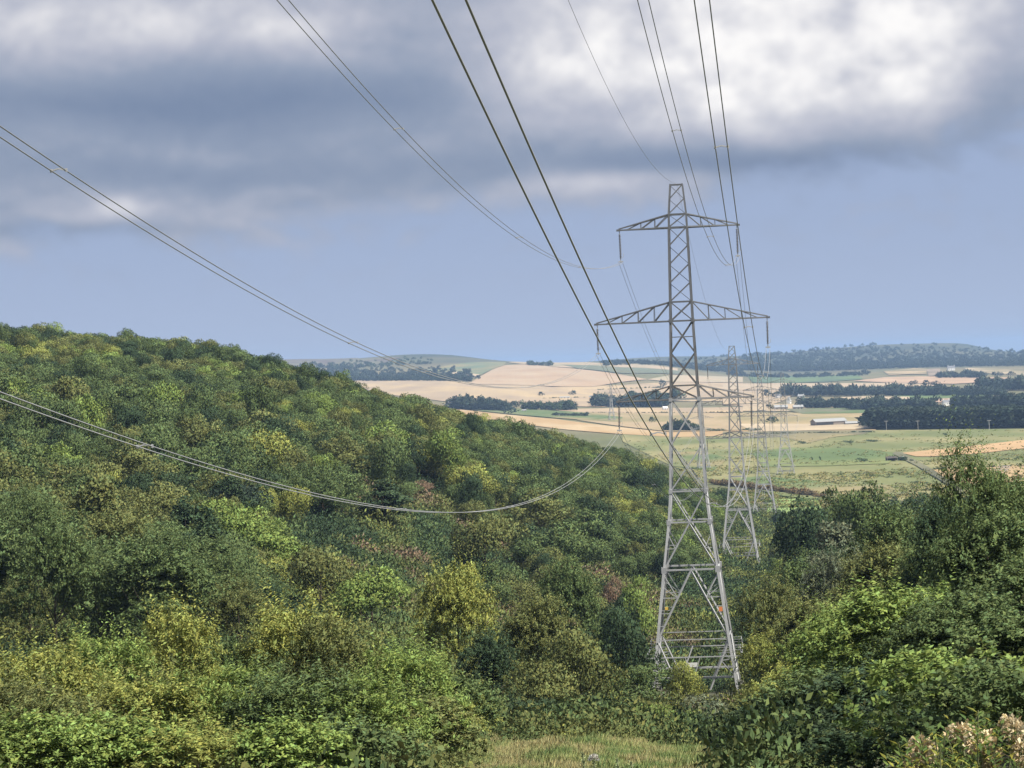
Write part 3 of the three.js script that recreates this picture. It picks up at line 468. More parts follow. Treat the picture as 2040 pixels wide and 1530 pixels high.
// ------------------------------------------------------------------ near shrubs and trees
// [kind, tint, px, top py, r, width, label]
const SHRUBS = [
  ['willow', 'yellow', 60, 1285, 78, 5.4, 'yellow green shrub at the left edge, top row of the near thicket'],
  ['sallow', 'olive', -40, 1330, 70, 5.6, 'olive shrub cut by the left edge of the view'],
  ['willow', 'lime', 190, 1262, 84, 5, 'bright green shrub second from the left edge in the top row'],
  ['willow', 'yellow', 335, 1215, 88, 4.6, 'yellow green shrub with upright shoots above the left of the thicket'],
  ['sallow', 'green', 440, 1275, 92, 4.6, 'mid green shrub in the dip between two shooting yellow green shrubs'],
  ['willow', 'yellow', 560, 1208, 86, 5.2, 'tall yellow green shrub with the highest upright shoots in the thicket'],
  ['sallow', 'olive', 680, 1240, 84, 5, 'olive shrub right of the tallest shooting shrub'],
  ['willow', 'lime', 780, 1290, 80, 4.8, 'bright green shrub at the right shoulder of the near thicket'],
  ['hazel', 'green', 855, 1345, 84, 4.4, 'mid green shrub at the right end of the near thicket'],
  ['sallow', 'yellow', 862, 1372, 98, 4, 'yellowish shrub at the left end of the grass clearing'],
  ['sallow', 'olive', 798, 1405, 86, 4.2, 'olive shrub leaning over the left end of the grass clearing'],
  ['sallow', 'olive', 120, 1365, 66, 5, 'olive shrub in the second row near the left edge'],
  ['willow', 'yellow', 260, 1350, 68, 5, 'yellow green shrub in the second row of the thicket'],
  ['sallow', 'lime', 420, 1345, 68, 5, 'bright green shrub in the middle of the second row'],
  ['willow', 'green', 555, 1340, 66, 5, 'mid green shrub in the second row under the tallest shoots'],
  ['sallow', 'lime', 690, 1365, 66, 4.8, 'bright green shrub right in the second row of the thicket'],
  ['hazel', 'olive', 800, 1400, 70, 4.4, 'olive broad leaved shrub low at the thicket right side'],
  ['hazel', 'lime', 215, 1425, 56, 4.6, 'bright green broad leaved shrub in the lower left, left of the yellow green one'],
  ['hazel', 'lime', 20, 1430, 54, 4.6, 'bright green broad leaved shrub in the lower left corner'],
  ['willow', 'yellow', 360, 1450, 55, 4.4, 'yellow green shrub on the lower edge left of centre'],
  ['hazel', 'lime', 520, 1440, 54, 4.4, 'bright green broad leaved shrub on the lower edge of the thicket'],
  ['hazel', 'green', 660, 1450, 56, 4.4, 'mid green broad leaved shrub on the lower edge of the thicket'],
  ['sallow', 'olive', 790, 1470, 62, 4, 'olive shrub at the lower right end of the thicket'],
  ['sallow', 'grey', 765, 1460, 74, 3.2, 'greyish bush beside the left end of the grass clearing'],
  ['rowan', 'green', 1928, 893, 92, 4, 'tall layered green tree rising above the stubble fields at the right'],
  ['elder', 'green', 2022, 958, 96, 6.4, 'dense green tree at the right edge beside the tall layered tree'],
  ['elder', 'dark', 1870, 1010, 112, 5.6, 'dark green tree left of and behind the tall layered tree'],
  ['elder', 'green', 1955, 1030, 84, 5.6, 'dense mid green tree below the tall layered tree'],
  ['elder', 'green', 2050, 1120, 70, 5.2, 'green tree on the right edge under the dense tree'],
  ['elder', 'green', 1765, 1020, 160, 7, 'mid green tree in the valley scrub left of the dark tree'],
  ['elder', 'olive', 1740, 1090, 150, 6.6, 'olive tree in the scrub, above the round green tree'],
  ['rowan', 'green', 1840, 1090, 115, 5.6, 'green tree in the middle of the right bank'],
  ['sallow', 'grey', 1655, 1105, 190, 7, 'grey green tree in the scrub right of the pylon waist'],
  ['elder', 'green', 1585, 1125, 200, 7.4, 'mid green tree in the scrub near the second pylon feet'],
  ['sallow', 'olive', 1520, 1170, 185, 6.4, 'olive tree just right of the pylon above its waist brace'],
  ['elder', 'olive', 1600, 1200, 145, 6.2, 'olive tree right of the pylon legs'],
  ['sallow', 'yellow', 1530, 1265, 150, 5.6, 'yellow olive bush right of the pylon anti climbing guard'],
  ['elder', 'lime', 1755, 1175, 74, 6.6, 'large round bright green shrub in the middle of the right bank'],
  ['elder', 'lime', 1660, 1215, 84, 5, 'bright green shrub left of the large round bright green shrub'],
  ['elder', 'green', 1890, 1190, 66, 5, 'mid green shrub right of the large round bright green shrub'],
  ['hazel', 'green', 2000, 1220, 56, 4.6, 'mid green broad leaved shrub on the right edge'],
  ['sallow', 'yellow', 1560, 1310, 92, 4.6, 'yellow green shrub beside the right foot of the pylon'],
  ['sallow', 'olive', 1520, 1385, 92, 4.4, 'olive shrub at the right end of the grass clearing'],
  ['hazel', 'dark', 1505, 1408, 82, 3.8, 'dark green shrub at the right end of the grass clearing'],
  ['hazel', 'green', 1620, 1340, 66, 4.6, 'mid green broad leaved shrub low on the right bank'],
  ['hazel', 'green', 1560, 1425, 70, 4.2, 'green shrub in the shade behind the grass clearing'],
  ['hazel', 'dark', 1740, 1335, 52, 4.4, 'dark green shrub in the deep shade of the right bank'],
  ['hazel', 'dark', 1660, 1440, 52, 4, 'dark green low shrub at the bottom of the right bank'],
  ['bramble', 'lime', 1900, 1300, 40, 4.2, 'bright green bramble thicket above the flowering shrub'],
  ['bramble', 'green', 2020, 1320, 36, 4, 'mid green bramble thicket on the right edge above the flowers'],
  ['bramble', 'dark', 1790, 1410, 42, 3.6, 'dark green bramble left of the flowering shrub'],
];
{
  const R = rng(654);
  for (const [kind, tint, px, top, r, w, label] of SHRUBS) {
    const p = spot(px, r, -0.3), h = Math.max(1.2, -(top - horizonAt(px)) / FOCAL * r - p.y), tree = /tree/.test(label);
    plant(tree ? 'leafy_tree' : kind === 'bramble' ? 'bramble_thicket' : 'leafy_shrub', kind, tint, p, h * 1.03, w, R() * 6.28, label, tree ? 'tree' : kind === 'bramble' ? 'bramble' : 'shrub');
  }
}
// grass of the clearing
{
  const R = rng(71), G = new Leaves(), list = [];
  for (let i = 0; i < 26; i++) { const a = R() * 6.28, d = new THREE.Vector3(Math.cos(a) * 0.35, 1, Math.sin(a) * 0.35).normalize(); G.leaf(new THREE.Vector3((R() - 0.5) * 0.5, 0, (R() - 0.5) * 0.5), d, new THREE.Vector3(Math.cos(a + 1.6), 0.3, Math.sin(a + 1.6)).normalize(), 0.22 + 0.26 * R(), 0.022, new THREE.Vector3(0, 1, 0), shade(R, 1), 0.6); }
  for (let k = 0; k < 30000; k++) { const px = 780 + R() * 680, r = 66 + (38 + 9 * n2(px / 60, 4)) * R(), t = (px - 1020) / FOCAL, x = Math.sin(t) * r, z = -Math.cos(t) * r; const s = 0.45 + 0.4 * R() + 0.8 * Math.max(0, n2(x / 2.2, z / 3)) * R(); list.push({ pos: new THREE.Vector3(x, H(x, z) - 0.02, z), turn: R() * 6.28, w: s, h: s, x, z }); }
  stuff('meadow_grass', G.build(), whiteLeaf, list, 'yellowing rough grass of the clearing at the bottom centre', 'grass', (e) => { const f = fbm2(e.x / 3, e.z / 6) + (R() - 0.5) * 0.3, k = 0.85 + 0.3 * R(); return (f > 0.12 ? [0.27, 0.255, 0.13] : f > -0.15 ? [0.22, 0.25, 0.105] : [0.14, 0.195, 0.075]).map((v) => v * k); });
}

// ------------------------------------------------------------------ pylons
const steelMap = grain(128, 3, 0.7, 1, 33), farSteel = new THREE.MeshStandardMaterial({ color: new THREE.Color().setRGB(0.3, 0.305, 0.31), roughness: 0.7, metalness: 0.1, map: steelMap }), darkSteel = new THREE.MeshStandardMaterial({ color: new THREE.Color().setRGB(0.19, 0.195, 0.205), roughness: 0.7, metalness: 0.1, map: steelMap }), midSteel = new THREE.MeshStandardMaterial({ color: new THREE.Color().setRGB(0.2, 0.2, 0.205), roughness: 0.7, metalness: 0.1, map: steelMap });
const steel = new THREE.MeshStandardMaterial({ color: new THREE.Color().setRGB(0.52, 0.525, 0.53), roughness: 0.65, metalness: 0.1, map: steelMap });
const UNIT = new THREE.BoxGeometry(1, 1, 1); UNIT.translate(0, 0.5, 0);
const V3 = (x, y, z) => new THREE.Vector3(x, y, z);
function barMesh(name, a, b, w, mat, parent) {
  const m = new THREE.Mesh(UNIT, mat); m.name = name; m.position.copy(a); m.quaternion.setFromUnitVectors(V3(0, 1, 0), b.clone().sub(a).normalize()); m.scale.set(w, a.distanceTo(b), w); parent.add(m); shadows(m); return m;
}
function barGeo(a, b, w) { const g = UNIT.clone(); g.scale(w, a.distanceTo(b), w); g.applyQuaternion(new THREE.Quaternion().setFromUnitVectors(V3(0, 1, 0), b.clone().sub(a).normalize())); g.translate(a.x, a.y, a.z); return g; }
const concrete = new THREE.MeshStandardMaterial({ color: new THREE.Color().setRGB(0.34, 0.33, 0.31), roughness: 1, map: soilGrain });
const HALF = [[0, 4.2], [5.2, 3.5], [12, 2.65], [16.65, 2.02], [19.7, 1.74], [28.8, 1.4], [30.15, 1.32], [36.6, 1.1], [38.5, 1.06], [45.9, 0.9], [47.2, 0.87], [50.2, 0.6]];
const halfAt = (h) => { for (let i = 1; i < HALF.length; i++) if (h <= HALF[i][0]) return lerp(HALF[i - 1][1], HALF[i][1], (h - HALF[i - 1][0]) / (HALF[i][0] - HALF[i - 1][0])); return 0.6; };
const corner = (k, h) => V3([-1, 1, 1, -1][k] * halfAt(h), h, [1, 1, -1, -1][k] * halfAt(h));
const ARMS = [[45.9, 47.2, 5.92], [36.6, 38.5, 8.53], [28.8, 30.15, 6.66]];
function makePylon(thick = 1) {
  const t = new THREE.Group(), hs = HALF.map((e) => e[0]);
  const darkest = thick > 1 ? farSteel : darkSteel, steelAt = (h) => (h > 36.5 ? darkest : h > 29 ? (thick > 1 ? farSteel : midSteel) : steel);                  // darker steel in the upper half, pale steel below
  const legBars = (k, lo, hi) => mergeGeometries(hs.slice(0, -1).map((h, i) => (h >= lo && h < hi ? barGeo(corner(k, Math.max(h - (i ? 0 : 0.8), -0.8)), corner(k, hs[i + 1] + 0.02), thick * (h < 12 ? 0.27 : h < 28 ? 0.22 : h < 45 ? 0.19 : 0.13)) : null)).filter(Boolean));
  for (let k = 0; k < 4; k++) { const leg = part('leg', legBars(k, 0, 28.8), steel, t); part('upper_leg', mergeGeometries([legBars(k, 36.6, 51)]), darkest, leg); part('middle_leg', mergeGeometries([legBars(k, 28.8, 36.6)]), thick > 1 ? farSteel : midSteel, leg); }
  const brace = (a, b, w = 0.11) => barMesh('brace', a, b, w * thick, steelAt((a.y + b.y) / 2), t), girt = (k, h, w = 0.11) => barMesh('girt', corner(k, h), corner((k + 1) % 4, h), w * thick, steelAt(h + 0.2), t);
  const X = (k, h0, h1, w) => { const j = (k + 1) % 4; brace(corner(k, h0), corner(j, h1), w); brace(corner(j, h0), corner(k, h1), w); };
  const zig = (k, h0, h1, up, w) => { const j = (k + 1) % 4; w *= [1.35, 0.6, 0.6, 0.6][k]; up ? brace(corner(k, h0), corner(j, h1), w) : brace(corner(j, h0), corner(k, h1), w); };
  const mid = (k, h, s = 0.5) => corner(k, h).lerp(corner((k + 1) % 4, h), s);
  for (let k = 0; k < 4; k++) {
    const j = (k + 1) % 4;
    zig(k, 48.7, 50.1, true, 0.08); zig(k, 47.2, 48.7, true, 0.08); girt(k, 50.15, 0.09);
    zig(k, 45.9, 47.2, true, 0.09); girt(k, 47.2, 0.12); girt(k, 45.9, 0.13);
    for (let i = 0; i < 4; i++) zig(k, 38.5 + i * 1.85, 40.35 + i * 1.85, true, 0.1);
    girt(k, 38.5, 0.13); girt(k, 36.6, 0.14); X(k, 36.6, 38.5, 0.09);
    X(k, 33.4, 36.6, 0.1); X(k, 30.15, 33.4, 0.1); girt(k, 35, 0.07);
    girt(k, 30.15, 0.13); girt(k, 28.8, 0.15); X(k, 28.8, 30.15, 0.09);
    X(k, 24.25, 28.8, 0.11); X(k, 19.7, 24.25, 0.11); girt(k, 19.7, 0.13);
    girt(k, 16.65, 0.14); brace(corner(k, 19.7), mid(k, 16.65), 0.11); brace(corner(j, 19.7), mid(k, 16.65), 0.11);
    girt(k, 12, 0.16); girt(k, 5.2, 0.08); girt(k, 1.5, 0.18);
    for (const [h, q] of [[12, 0.5], [16.65, 0.42], [19.7, 0.34], [28.8, 0.32], [36.6, 0.3]]) { const g = new THREE.BoxGeometry(q, q * 1.2, 0.34); g.translate(0, h, 0); const o = corner(k, 0), p = corner(k, h); g.translate(p.x, 0, p.z); part('gusset_plate', g, steelAt(h), t); }
    { const p = corner(k, 0), g = new THREE.CylinderGeometry(0.45, 0.6, 1.6, 10); g.translate(p.x, -0.75, p.z); part('footing', g, concrete, t); }
    for (const [a, m] of [[k, 0], [j, 1]]) {
      const e = (h) => corner(a, h), d1 = (s) => mid(k, 16.65).lerp(e(12), s), d2 = (s) => mid(k, 12).lerp(e(5.2), s);
      brace(mid(k, 16.55), e(12), 0.13); brace(mid(k, 11.95), e(5.2), 0.15);
      brace(d1(0.55), e(14.1), 0.07); brace(d1(0.55), e(15.6), 0.07);
      brace(d2(0.4), e(9.3), 0.08); brace(d2(0.4), e(11.6), 0.08); brace(d2(0.62), e(7.8), 0.07); brace(d2(0.4), e(10.4), 0.06); brace(d2(0.8), e(6.55), 0.07);
      const foot = mid(k, 0.3, m ? 0.68 : 0.32); brace(e(5.1), foot, 0.13); brace(e(3.3).lerp(foot, 0.02), e(5.1).lerp(foot, 0.42), 0.07); brace(e(1.5), e(5.1).lerp(foot, 0.42), 0.07);
    }
  }
  for (const [h0, h1, L] of ARMS) for (const s of [-1, 1]) {          // six arms, each with its bars
    const list = [], w0 = halfAt(h0), w1 = halfAt(h1), tip = V3(s * L, h0 - 0.02, 0), n = L > 8 ? 4 : 3;
    for (const z of [-1, 1]) {
      const lo = (u) => V3(s * w0, h0, z * w0).lerp(tip, u), hi = (u) => V3(s * w1, h1, z * w1).lerp(tip.clone().add(V3(0, 0.12, 0)), u);
      list.push(barGeo(lo(0), lo(1), 0.13), barGeo(hi(0), hi(1), 0.11));
      for (let i = 0; i < n; i++) { const u = (i + 1) / (n + 0.6), v = i / (n + 0.6); list.push(barGeo(hi(v), lo(u), 0.08)); if (i < n - 1) list.push(barGeo(lo(u), hi(u), 0.06)); }
    }
    for (let i = 1; i < n; i++) { const u = i / (n + 0.6), z = w0 * (1 - u); list.push(barGeo(V3(s * lerp(w0, L, u), h0, z), V3(s * lerp(w0, L, u), h0, -z), 0.07)); }
    list.push(barGeo(tip.clone().add(V3(s * -0.15, 0, 0)), tip.clone().add(V3(s * 0.22, 0, 0)), 0.2));
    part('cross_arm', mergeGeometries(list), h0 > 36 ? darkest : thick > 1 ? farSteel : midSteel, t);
  }
  const guard = [];                                                  // barbed anti-climbing frame
  for (let k = 0; k < 4; k++) { const q = (c, h, o) => { const p = corner(c, h); p.x += Math.sign(p.x) * o; p.z += Math.sign(p.z) * o; return p; }; guard.push(barGeo(q(k, 3.6, 0.95), q((k + 1) % 4, 3.6, 0.95), 0.1)); for (const h of [3.95, 4.2, 4.45]) for (const [c, d] of [[k, (k + 1) % 4], [(k + 1) % 4, k]]) guard.push(barGeo(q(c, h, 0.95), q(c, h, 0.95).lerp(q(d, h, 0.95), 0.24), 0.035)); }
  for (let k = 0; k < 4; k++) for (const o of [0.05, 0.95]) { const a = corner(k, 3.5), b = corner(k, 4.5); for (const p of [a, b]) { p.x += Math.sign(p.x) * o; p.z += Math.sign(p.z) * o; } guard.push(barGeo(a, b, 0.06)); }
  part('climbing_guard', mergeGeometries(guard), steel, t);
  return t;
}
const AZ = -0.1089, pylon = makePylon();
function placePylon(o, x, base, z, turn, label, group, scale = 1) { o.name = numbered('lattice_pylon'); tag(o, label, 'pylon', group); scene.add(o); o.position.set(x, base, z); o.rotation.y = turn; o.scale.setScalar(scale); o.updateMatrixWorld(true); return o; }
const stout = makePylon(1.5); let first = true;
const clonePylon = () => { if (first) { first = false; return stout; } return stout.clone(); };
const T1 = placePylon(pylon, 17.15, -32.82, -249.97, AZ, 'nearest and tallest lattice steel pylon standing in the gully', 'pylons of the power line');
const T2 = placePylon(clonePylon(), 51.6, -47.7, -586, AZ, 'second lattice steel pylon, half as large, beyond the gully', 'pylons of the power line');
const T3 = placePylon(clonePylon(), 88.7, -58.2, -900, -0.117, 'third lattice steel pylon at the edge of the bright pasture', 'pylons of the power line');
const p4 = ground(1566, 944), T4 = placePylon(clonePylon(), p4.x, p4.y, p4.z, -0.117, 'fourth small lattice steel pylon out on the pasture', 'pylons of the power line');
const p5 = ground(1402, 934), T5 = placePylon(clonePylon(), p5.x, p5.y, p5.z, 0.1, 'small grey pylon seen behind the right leg of the nearest pylon', 'pylons far across the plain', 0.75);
const p6 = ground(1219, 838), T6 = placePylon(clonePylon(), p6.x, p6.y, p6.z, 0.2, 'tiny faint pylon on the farmland left of the nearest pylon', 'pylons far across the plain', 0.75);
// notices on the nearest pylon
{
  const orange = new THREE.MeshStandardMaterial({ color: new THREE.Color().setRGB(0.75, 0.24, 0.08), roughness: 0.5 }), yellow = new THREE.MeshStandardMaterial({ color: new THREE.Color().setRGB(0.75, 0.5, 0.1), roughness: 0.5 }), white = new THREE.MeshStandardMaterial({ color: new THREE.Color().setRGB(0.72, 0.72, 0.7), roughness: 0.5 });
  const plate = (w, h, mat, p, name) => { const g = new THREE.BoxGeometry(w, h, 0.03); g.translate(p.x, p.y, p.z); return part(name, g, mat, T1); };
  plate(0.36, 0.44, orange, corner(1, 8.1).add(V3(-0.35, 0, 0.16)), 'warning_plate').userData.label = 'orange warning plate'; barMesh('plate_bracket', corner(1, 8.4).add(V3(-0.75, 0, 0.1)), corner(1, 8.4).add(V3(0, 0, 0.1)), 0.05, steel, T1);
  plate(0.3, 0.3, yellow, corner(0, 8.3).add(V3(0.6, 0, 0.16)), 'warning_plate').userData.label = 'small yellow warning plate'; barMesh('plate_bracket', corner(0, 8.1).add(V3(0, 0, 0.1)), corner(0, 8.1).add(V3(0.95, 0, 0.1)), 0.05, steel, T1);
  plate(0.95, 0.42, white, V3(-0.15, 2.75, 3.75), 'number_plate').userData.label = 'white plate between the lower braces';
  for (const s of [-1, 1]) { barMesh('plate_bracket', V3(-0.15 + s * 0.75, 3.5, 3.75), V3(-0.15 + s * 0.1, 1.5, 3.9), 0.07, steel, T1); }
  barMesh('brace', mid1(0.3, -0.42), mid1(4.6, -0.02), 0.12, steel, T1);
  function mid1(h, s) { const w = halfAt(h); return V3(w * s * 1.0, h, w); }
}
// insulator strings: one thing per string
const glassMat = new THREE.MeshPhysicalMaterial({ color: new THREE.Color().setRGB(0.09, 0.085, 0.085), roughness: 0.25, clearcoat: 0.5 });
const wireMat = new THREE.MeshStandardMaterial({ color: new THREE.Color().setRGB(0.3, 0.305, 0.31), roughness: 0.6, metalness: 0.2 });
const stringGeo = (() => { const pts = [], n = 16, L = 2.3; pts.push(new THREE.Vector2(0.001, 0)); for (let i = 0; i < n; i++) { const y = -i * L / n; pts.push(new THREE.Vector2(0.05, y), new THREE.Vector2(0.14, y - 0.05), new THREE.Vector2(0.13, y - 0.075), new THREE.Vector2(0.05, y - 0.085)); } pts.push(new THREE.Vector2(0.001, -L)); return new THREE.LatheGeometry(pts, 10); })();
function insulator(top, bottom, label, group) {
  const t = thing('insulator_string', label, 'insulator', group); t.position.copy(top); const b = bottom.clone().sub(top), L = b.length(); t.quaternion.setFromUnitVectors(V3(0, -1, 0), b.normalize());
  barMesh('shackle', V3(0, 0.05, 0), V3(0, -0.35, 0), 0.07, steel, t);
  const d = part('disc_stack', stringGeo, glassMat, t); d.position.y = -0.33; d.scale.y = (L - 0.75) / 2.3;
  barMesh('clamp', V3(0, -(L - 0.45), 0), V3(0, -L, 0), 0.1, steel, t); barMesh('yoke_plate', V3(-0.24, -(L - 0.12), 0), V3(0.24, -(L - 0.12), 0), 0.12, steel, t);
  part('arcing_horn', mergeGeometries([barGeo(V3(0, -(L - 0.5), 0), V3(0.28, -(L - 0.62), 0), 0.035), barGeo(V3(0.28, -(L - 0.62), 0), V3(0.3, -(L - 0.95), 0), 0.035)]), steel, t);
  return t;
}
const local = (T, v) => v.clone().applyMatrix4(T.matrixWorld);
const tips = (T) => Object.fromEntries([['A', 0, 1], ['D', 0, -1], ['B', 1, 1], ['E', 1, -1], ['C', 2, 1], ['F', 2, -1]].map(([k, i, s]) => [k, local(T, V3(s * (ARMS[i][2] - 0.08), ARMS[i][0] - 0.1, 0))]));
const peak = (T) => local(T, V3(0, 50.25, 0));
const WHERE = { A: 'upper right', B: 'middle right', C: 'lower right', D: 'upper left', E: 'middle left', F: 'lower left', G: 'topmost' };
const HANG = { A: [22.937, 9.865, -249.342], B: [25.527, 0.676, -249.059], C: [23.624, -7.378, -249.267], D: [11.363, 9.798, -250.608], E: [8.743, 0.731, -250.895], F: [10.525, -7.023, -250.7], G: [17.248, 17.4, -249.965] };
const CURVE = { A: [-0.078637, 0.00056], B: [-0.079325, 0.000651], C: [-0.067674, 0.000538], D: [-0.067506, 0.000488], E: [-0.068432, 0.000505], F: [-0.064654, 0.000501], G: [-0.060154, 0.00052] };
const SPACERS = { A: [48, 95, 141, 187, 230], B: [40, 85, 130, 173, 216], C: [45, 90, 135, 180.5, 224], D: [50, 97, 144.7, 190], E: [60, 107, 121, 143, 186.7], F: [50, 100.5, 143, 186] };
const across = V3(Math.cos(AZ), 0, -Math.sin(AZ)), along = V3(Math.sin(AZ), 0, Math.cos(AZ));
// a wire is a tube along its curve
function wireGeo(f, n, r) { const pts = []; for (let i = 0; i <= n; i++) pts.push(f(i / n)); return new THREE.TubeGeometry(new THREE.CatmullRomCurve3(pts), n, r, 5, false); }
function bundle(k, f, q0, q1, spacers, label, group, r = 0.018, n = 90) {
  const t = thing(k === 'G' ? 'earth_wire' : 'conductor_pair', label, 'power line', group), o = f(q0); t.position.copy(o);
  const g = (d) => (u) => f(lerp(q0, q1, u)).addScaledVector(across, d).sub(o);
  if (k === 'G') { part('wire', wireGeo(g(0), n, r * 0.75), wireMat, t); return t; }
  for (const s of [-1, 1]) part('wire', wireGeo(g(s * 0.1865), n, r), wireMat, t);
  for (const q of spacers) { const c = f(q).sub(o), a = c.clone().addScaledVector(across, 0.2), b = c.clone().addScaledVector(across, -0.2), up = V3(0, 0.05, 0); part('spacer', mergeGeometries([barGeo(a, c.clone().add(up), 0.035), barGeo(c.clone().add(up), b, 0.035), barGeo(a.clone().add(V3(0, -0.04, 0)), a.clone().add(V3(0, 0.05, 0)), 0.06), barGeo(b.clone().add(V3(0, -0.04, 0)), b.clone().add(V3(0, 0.05, 0)), 0.06)]), steel, t); }
  return t;
}
{
  const tip1 = tips(T1), hang = (k) => V3(...HANG[k]);
  for (const k of 'ABCDEF') insulator(tip1[k], hang(k), `dark insulator string under the ${WHERE[k]} arm tip of the nearest pylon`);
  for (const k of 'ABCDEFG') {
    const h = hang(k), [a, b] = CURVE[k], f = (q) => V3(h.x + along.x * q, h.y + a * q + b * q * q, h.z + along.z * q);
    bundle(k, f, 0, 330, SPACERS[k], k === 'G' ? 'thin single earth wire rising overhead from the peak of the nearest pylon' : `pair of cables sweeping overhead from the ${WHERE[k]} arm of the nearest pylon`, null, 0.018, 140);
  }
  const ends = { A: 0, B: 0 }; let from = Object.fromEntries('ABCDEFG'.split('').map((k) => [k, hang(k)]));
  [[T2, 'second', 'nearest', 9], [T3, 'third', 'second', 8], [T4, 'fourth', 'third', 8]].forEach(([T, to, was, sag]) => {
    const tp = tips(T), next = {};
    for (const k of 'ABCDEF') { next[k] = tp[k].clone().add(V3(0, -3.15, 0)); insulator(tp[k], next[k], `small insulator string under the ${WHERE[k]} arm tip of the ${to} pylon`); }
    next.G = peak(T);
    for (const k of 'ABCDEFG') { const a = from[k], b = next[k], f = (q) => a.clone().lerp(b, q).add(V3(0, -4 * (k === 'G' ? sag * 0.7 : sag) * q * (1 - q), 0)); bundle(k, f, 0, 1, k === 'G' ? [] : [0.2, 0.4, 0.6, 0.8], k === 'G' ? `thin earth wire between the peaks of the ${was} and ${to} pylons` : `pair of ${WHERE[k]} cables slung between the ${was} and ${to} pylons`, null, 0.017, 40); }
    from = next;
  });
}

// ------------------------------------------------------------------ farms, woods and poles on the plain
const farTree = (seed, n, cone) => clumpCrown({ seed, w: 1, h: 1, base: 0.02, lobes: 9, leaves: n, L: 0.2, cone, squash: 0.85 });
const FAR = [farTree(301, 150, 0), farTree(302, 150, 0.35), farTree(303, 170, 0.9)];
// a wood between two pixels' ground points: rows of trees; height in pixels
function belt(name, label, x0, y0, x1, y1, n, hpx, deep, tint, seed, which = 0, grow = null, even = false) {
  const R = rng(seed), a = ground(x0, y0), b = ground(x1, y1), list = [];
  for (let i = 0; i < n; i++) {
    const u = R(), p = a.clone().lerp(b, u), r0 = Math.hypot(p.x, p.z), k = 1 + deep * R() * R(), x = p.x * k, z = p.z * k, h = hpx * (even ? 0.86 + 0.16 * R() : 0.45 + 0.45 * R() + 0.5 * Math.max(0, n2(u * n / 9, seed))) * (grow ? grow(u) : 1) * r0 / FOCAL, w = h * (0.75 + 0.6 * R());
    list.push({ pos: V3(x, H(x, z) - 0.05 * h, z), turn: R() * 6.28, w, h });
  }
  return stuff(name, FAR[which], whiteLeaf, list, label, 'woodland', () => { const t = TINT[tint], k = 0.6 + 0.9 * R() * R() + 0.2 * R(), y = 1 + 0.5 * R() * R(); return [t[0] * k * y, t[1] * k * (0.5 + 0.5 * y), t[2] * k]; });
}
belt('conifer_plantation', 'dark dense conifer plantation block behind the pasture on the right', 1738, 856, 2100, 852, 760, 38, 0.09, 'blue', 401, 1, null, true);
belt('tree_belt', 'long belt of trees across the plain above the dark plantation', 1560, 790, 2000, 790, 420, 20, 0.06, 'blue', 402, 0);
belt('tree_belt', 'tree belt just above the plantation left end', 1600, 814, 1740, 815, 150, 20, 0.05, 'blue', 403, 0);
belt('tree_belt', 'trees rising behind the plantation block', 1690, 818, 1860, 816, 160, 24, 0.04, 'blue', 404, 0);
belt('tree_belt', 'trees behind the plantation at the right edge', 1900, 814, 2080, 812, 180, 24, 0.05, 'blue', 405, 1);
belt('tree_belt', 'wood at the right edge above the long tree belt', 1960, 780, 2080, 778, 150, 24, 0.08, 'blue', 406, 0);
belt('tree_belt', 'bluish trees around the farms beyond the hill shoulder', 905, 816, 1012, 820, 120, 24, 0.03, 'blue', 407, 0);
belt('tree_belt', 'row of round trees right of the farm beyond the hill shoulder', 1044, 817, 1142, 819, 60, 19, 0.03, 'dark', 408, 0);
belt('hedge_clump', 'low dark clump of bushes in the field beyond the hill shoulder', 1102, 829, 1170, 830, 60, 8, 0.01, 'dark', 409, 0);
belt('tree_belt', 'bluish wood left of the nearest pylon on the plain', 1184, 811, 1330, 811, 170, 22, 0.04, 'blue', 410, 0);
belt('tree_belt', 'darker trees behind the nearest pylon arms on the plain', 1250, 800, 1350, 800, 70, 20, 0.03, 'dark', 411, 1);
belt('copse', 'dark oval copse behind the nearest pylon on the plain', 1322, 858, 1392, 859, 90, 20, 0.008, 'dark', 412, 0, (u) => 0.6 + 0.5 * Math.sin(Math.PI * u));
belt('skyline_trees', 'small clump of trees on the skyline above the wheat hill', 1054, 729, 1096, 730, 24, 10, 0.01, 'dark', 413, 0);
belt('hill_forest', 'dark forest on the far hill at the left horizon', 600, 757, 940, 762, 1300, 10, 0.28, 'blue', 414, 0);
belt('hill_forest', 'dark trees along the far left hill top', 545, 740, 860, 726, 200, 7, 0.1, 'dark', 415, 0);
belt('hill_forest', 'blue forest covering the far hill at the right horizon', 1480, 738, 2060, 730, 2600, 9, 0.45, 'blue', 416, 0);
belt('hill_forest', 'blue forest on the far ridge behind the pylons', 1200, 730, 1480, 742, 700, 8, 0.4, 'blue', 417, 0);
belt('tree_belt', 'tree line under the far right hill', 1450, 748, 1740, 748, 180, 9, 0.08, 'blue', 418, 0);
belt('tree_belt', 'trees among the fields under the far right hill', 1870, 754, 1960, 754, 80, 14, 0.06, 'blue', 419, 0);
belt('hedgerow', 'thin dark hedge across the stubble behind the pylons', 1180, 823, 1480, 822, 120, 3.5, 0.002, 'dark', 420, 0);
belt('hedgerow', 'dark hedge along the near edge of the gold fields', 1440, 867, 1745, 862, 160, 4, 0.002, 'dark', 421, 0);
belt('hedgerow', 'dark overgrown hedge at the near edge of the pasture', 1420, 966, 1640, 994, 300, 13, 0.006, 'brown', 422, 0);
belt('hedgerow', 'hedge running diagonally beside the lower stubble field', 1790, 906, 1925, 985, 110, 3.2, 0.012, 'green', 423, 0);
belt('hedgerow', 'hedge along the top of the lower stubble field', 1850, 937, 2080, 929, 110, 5, 0.002, 'dark', 424, 0);
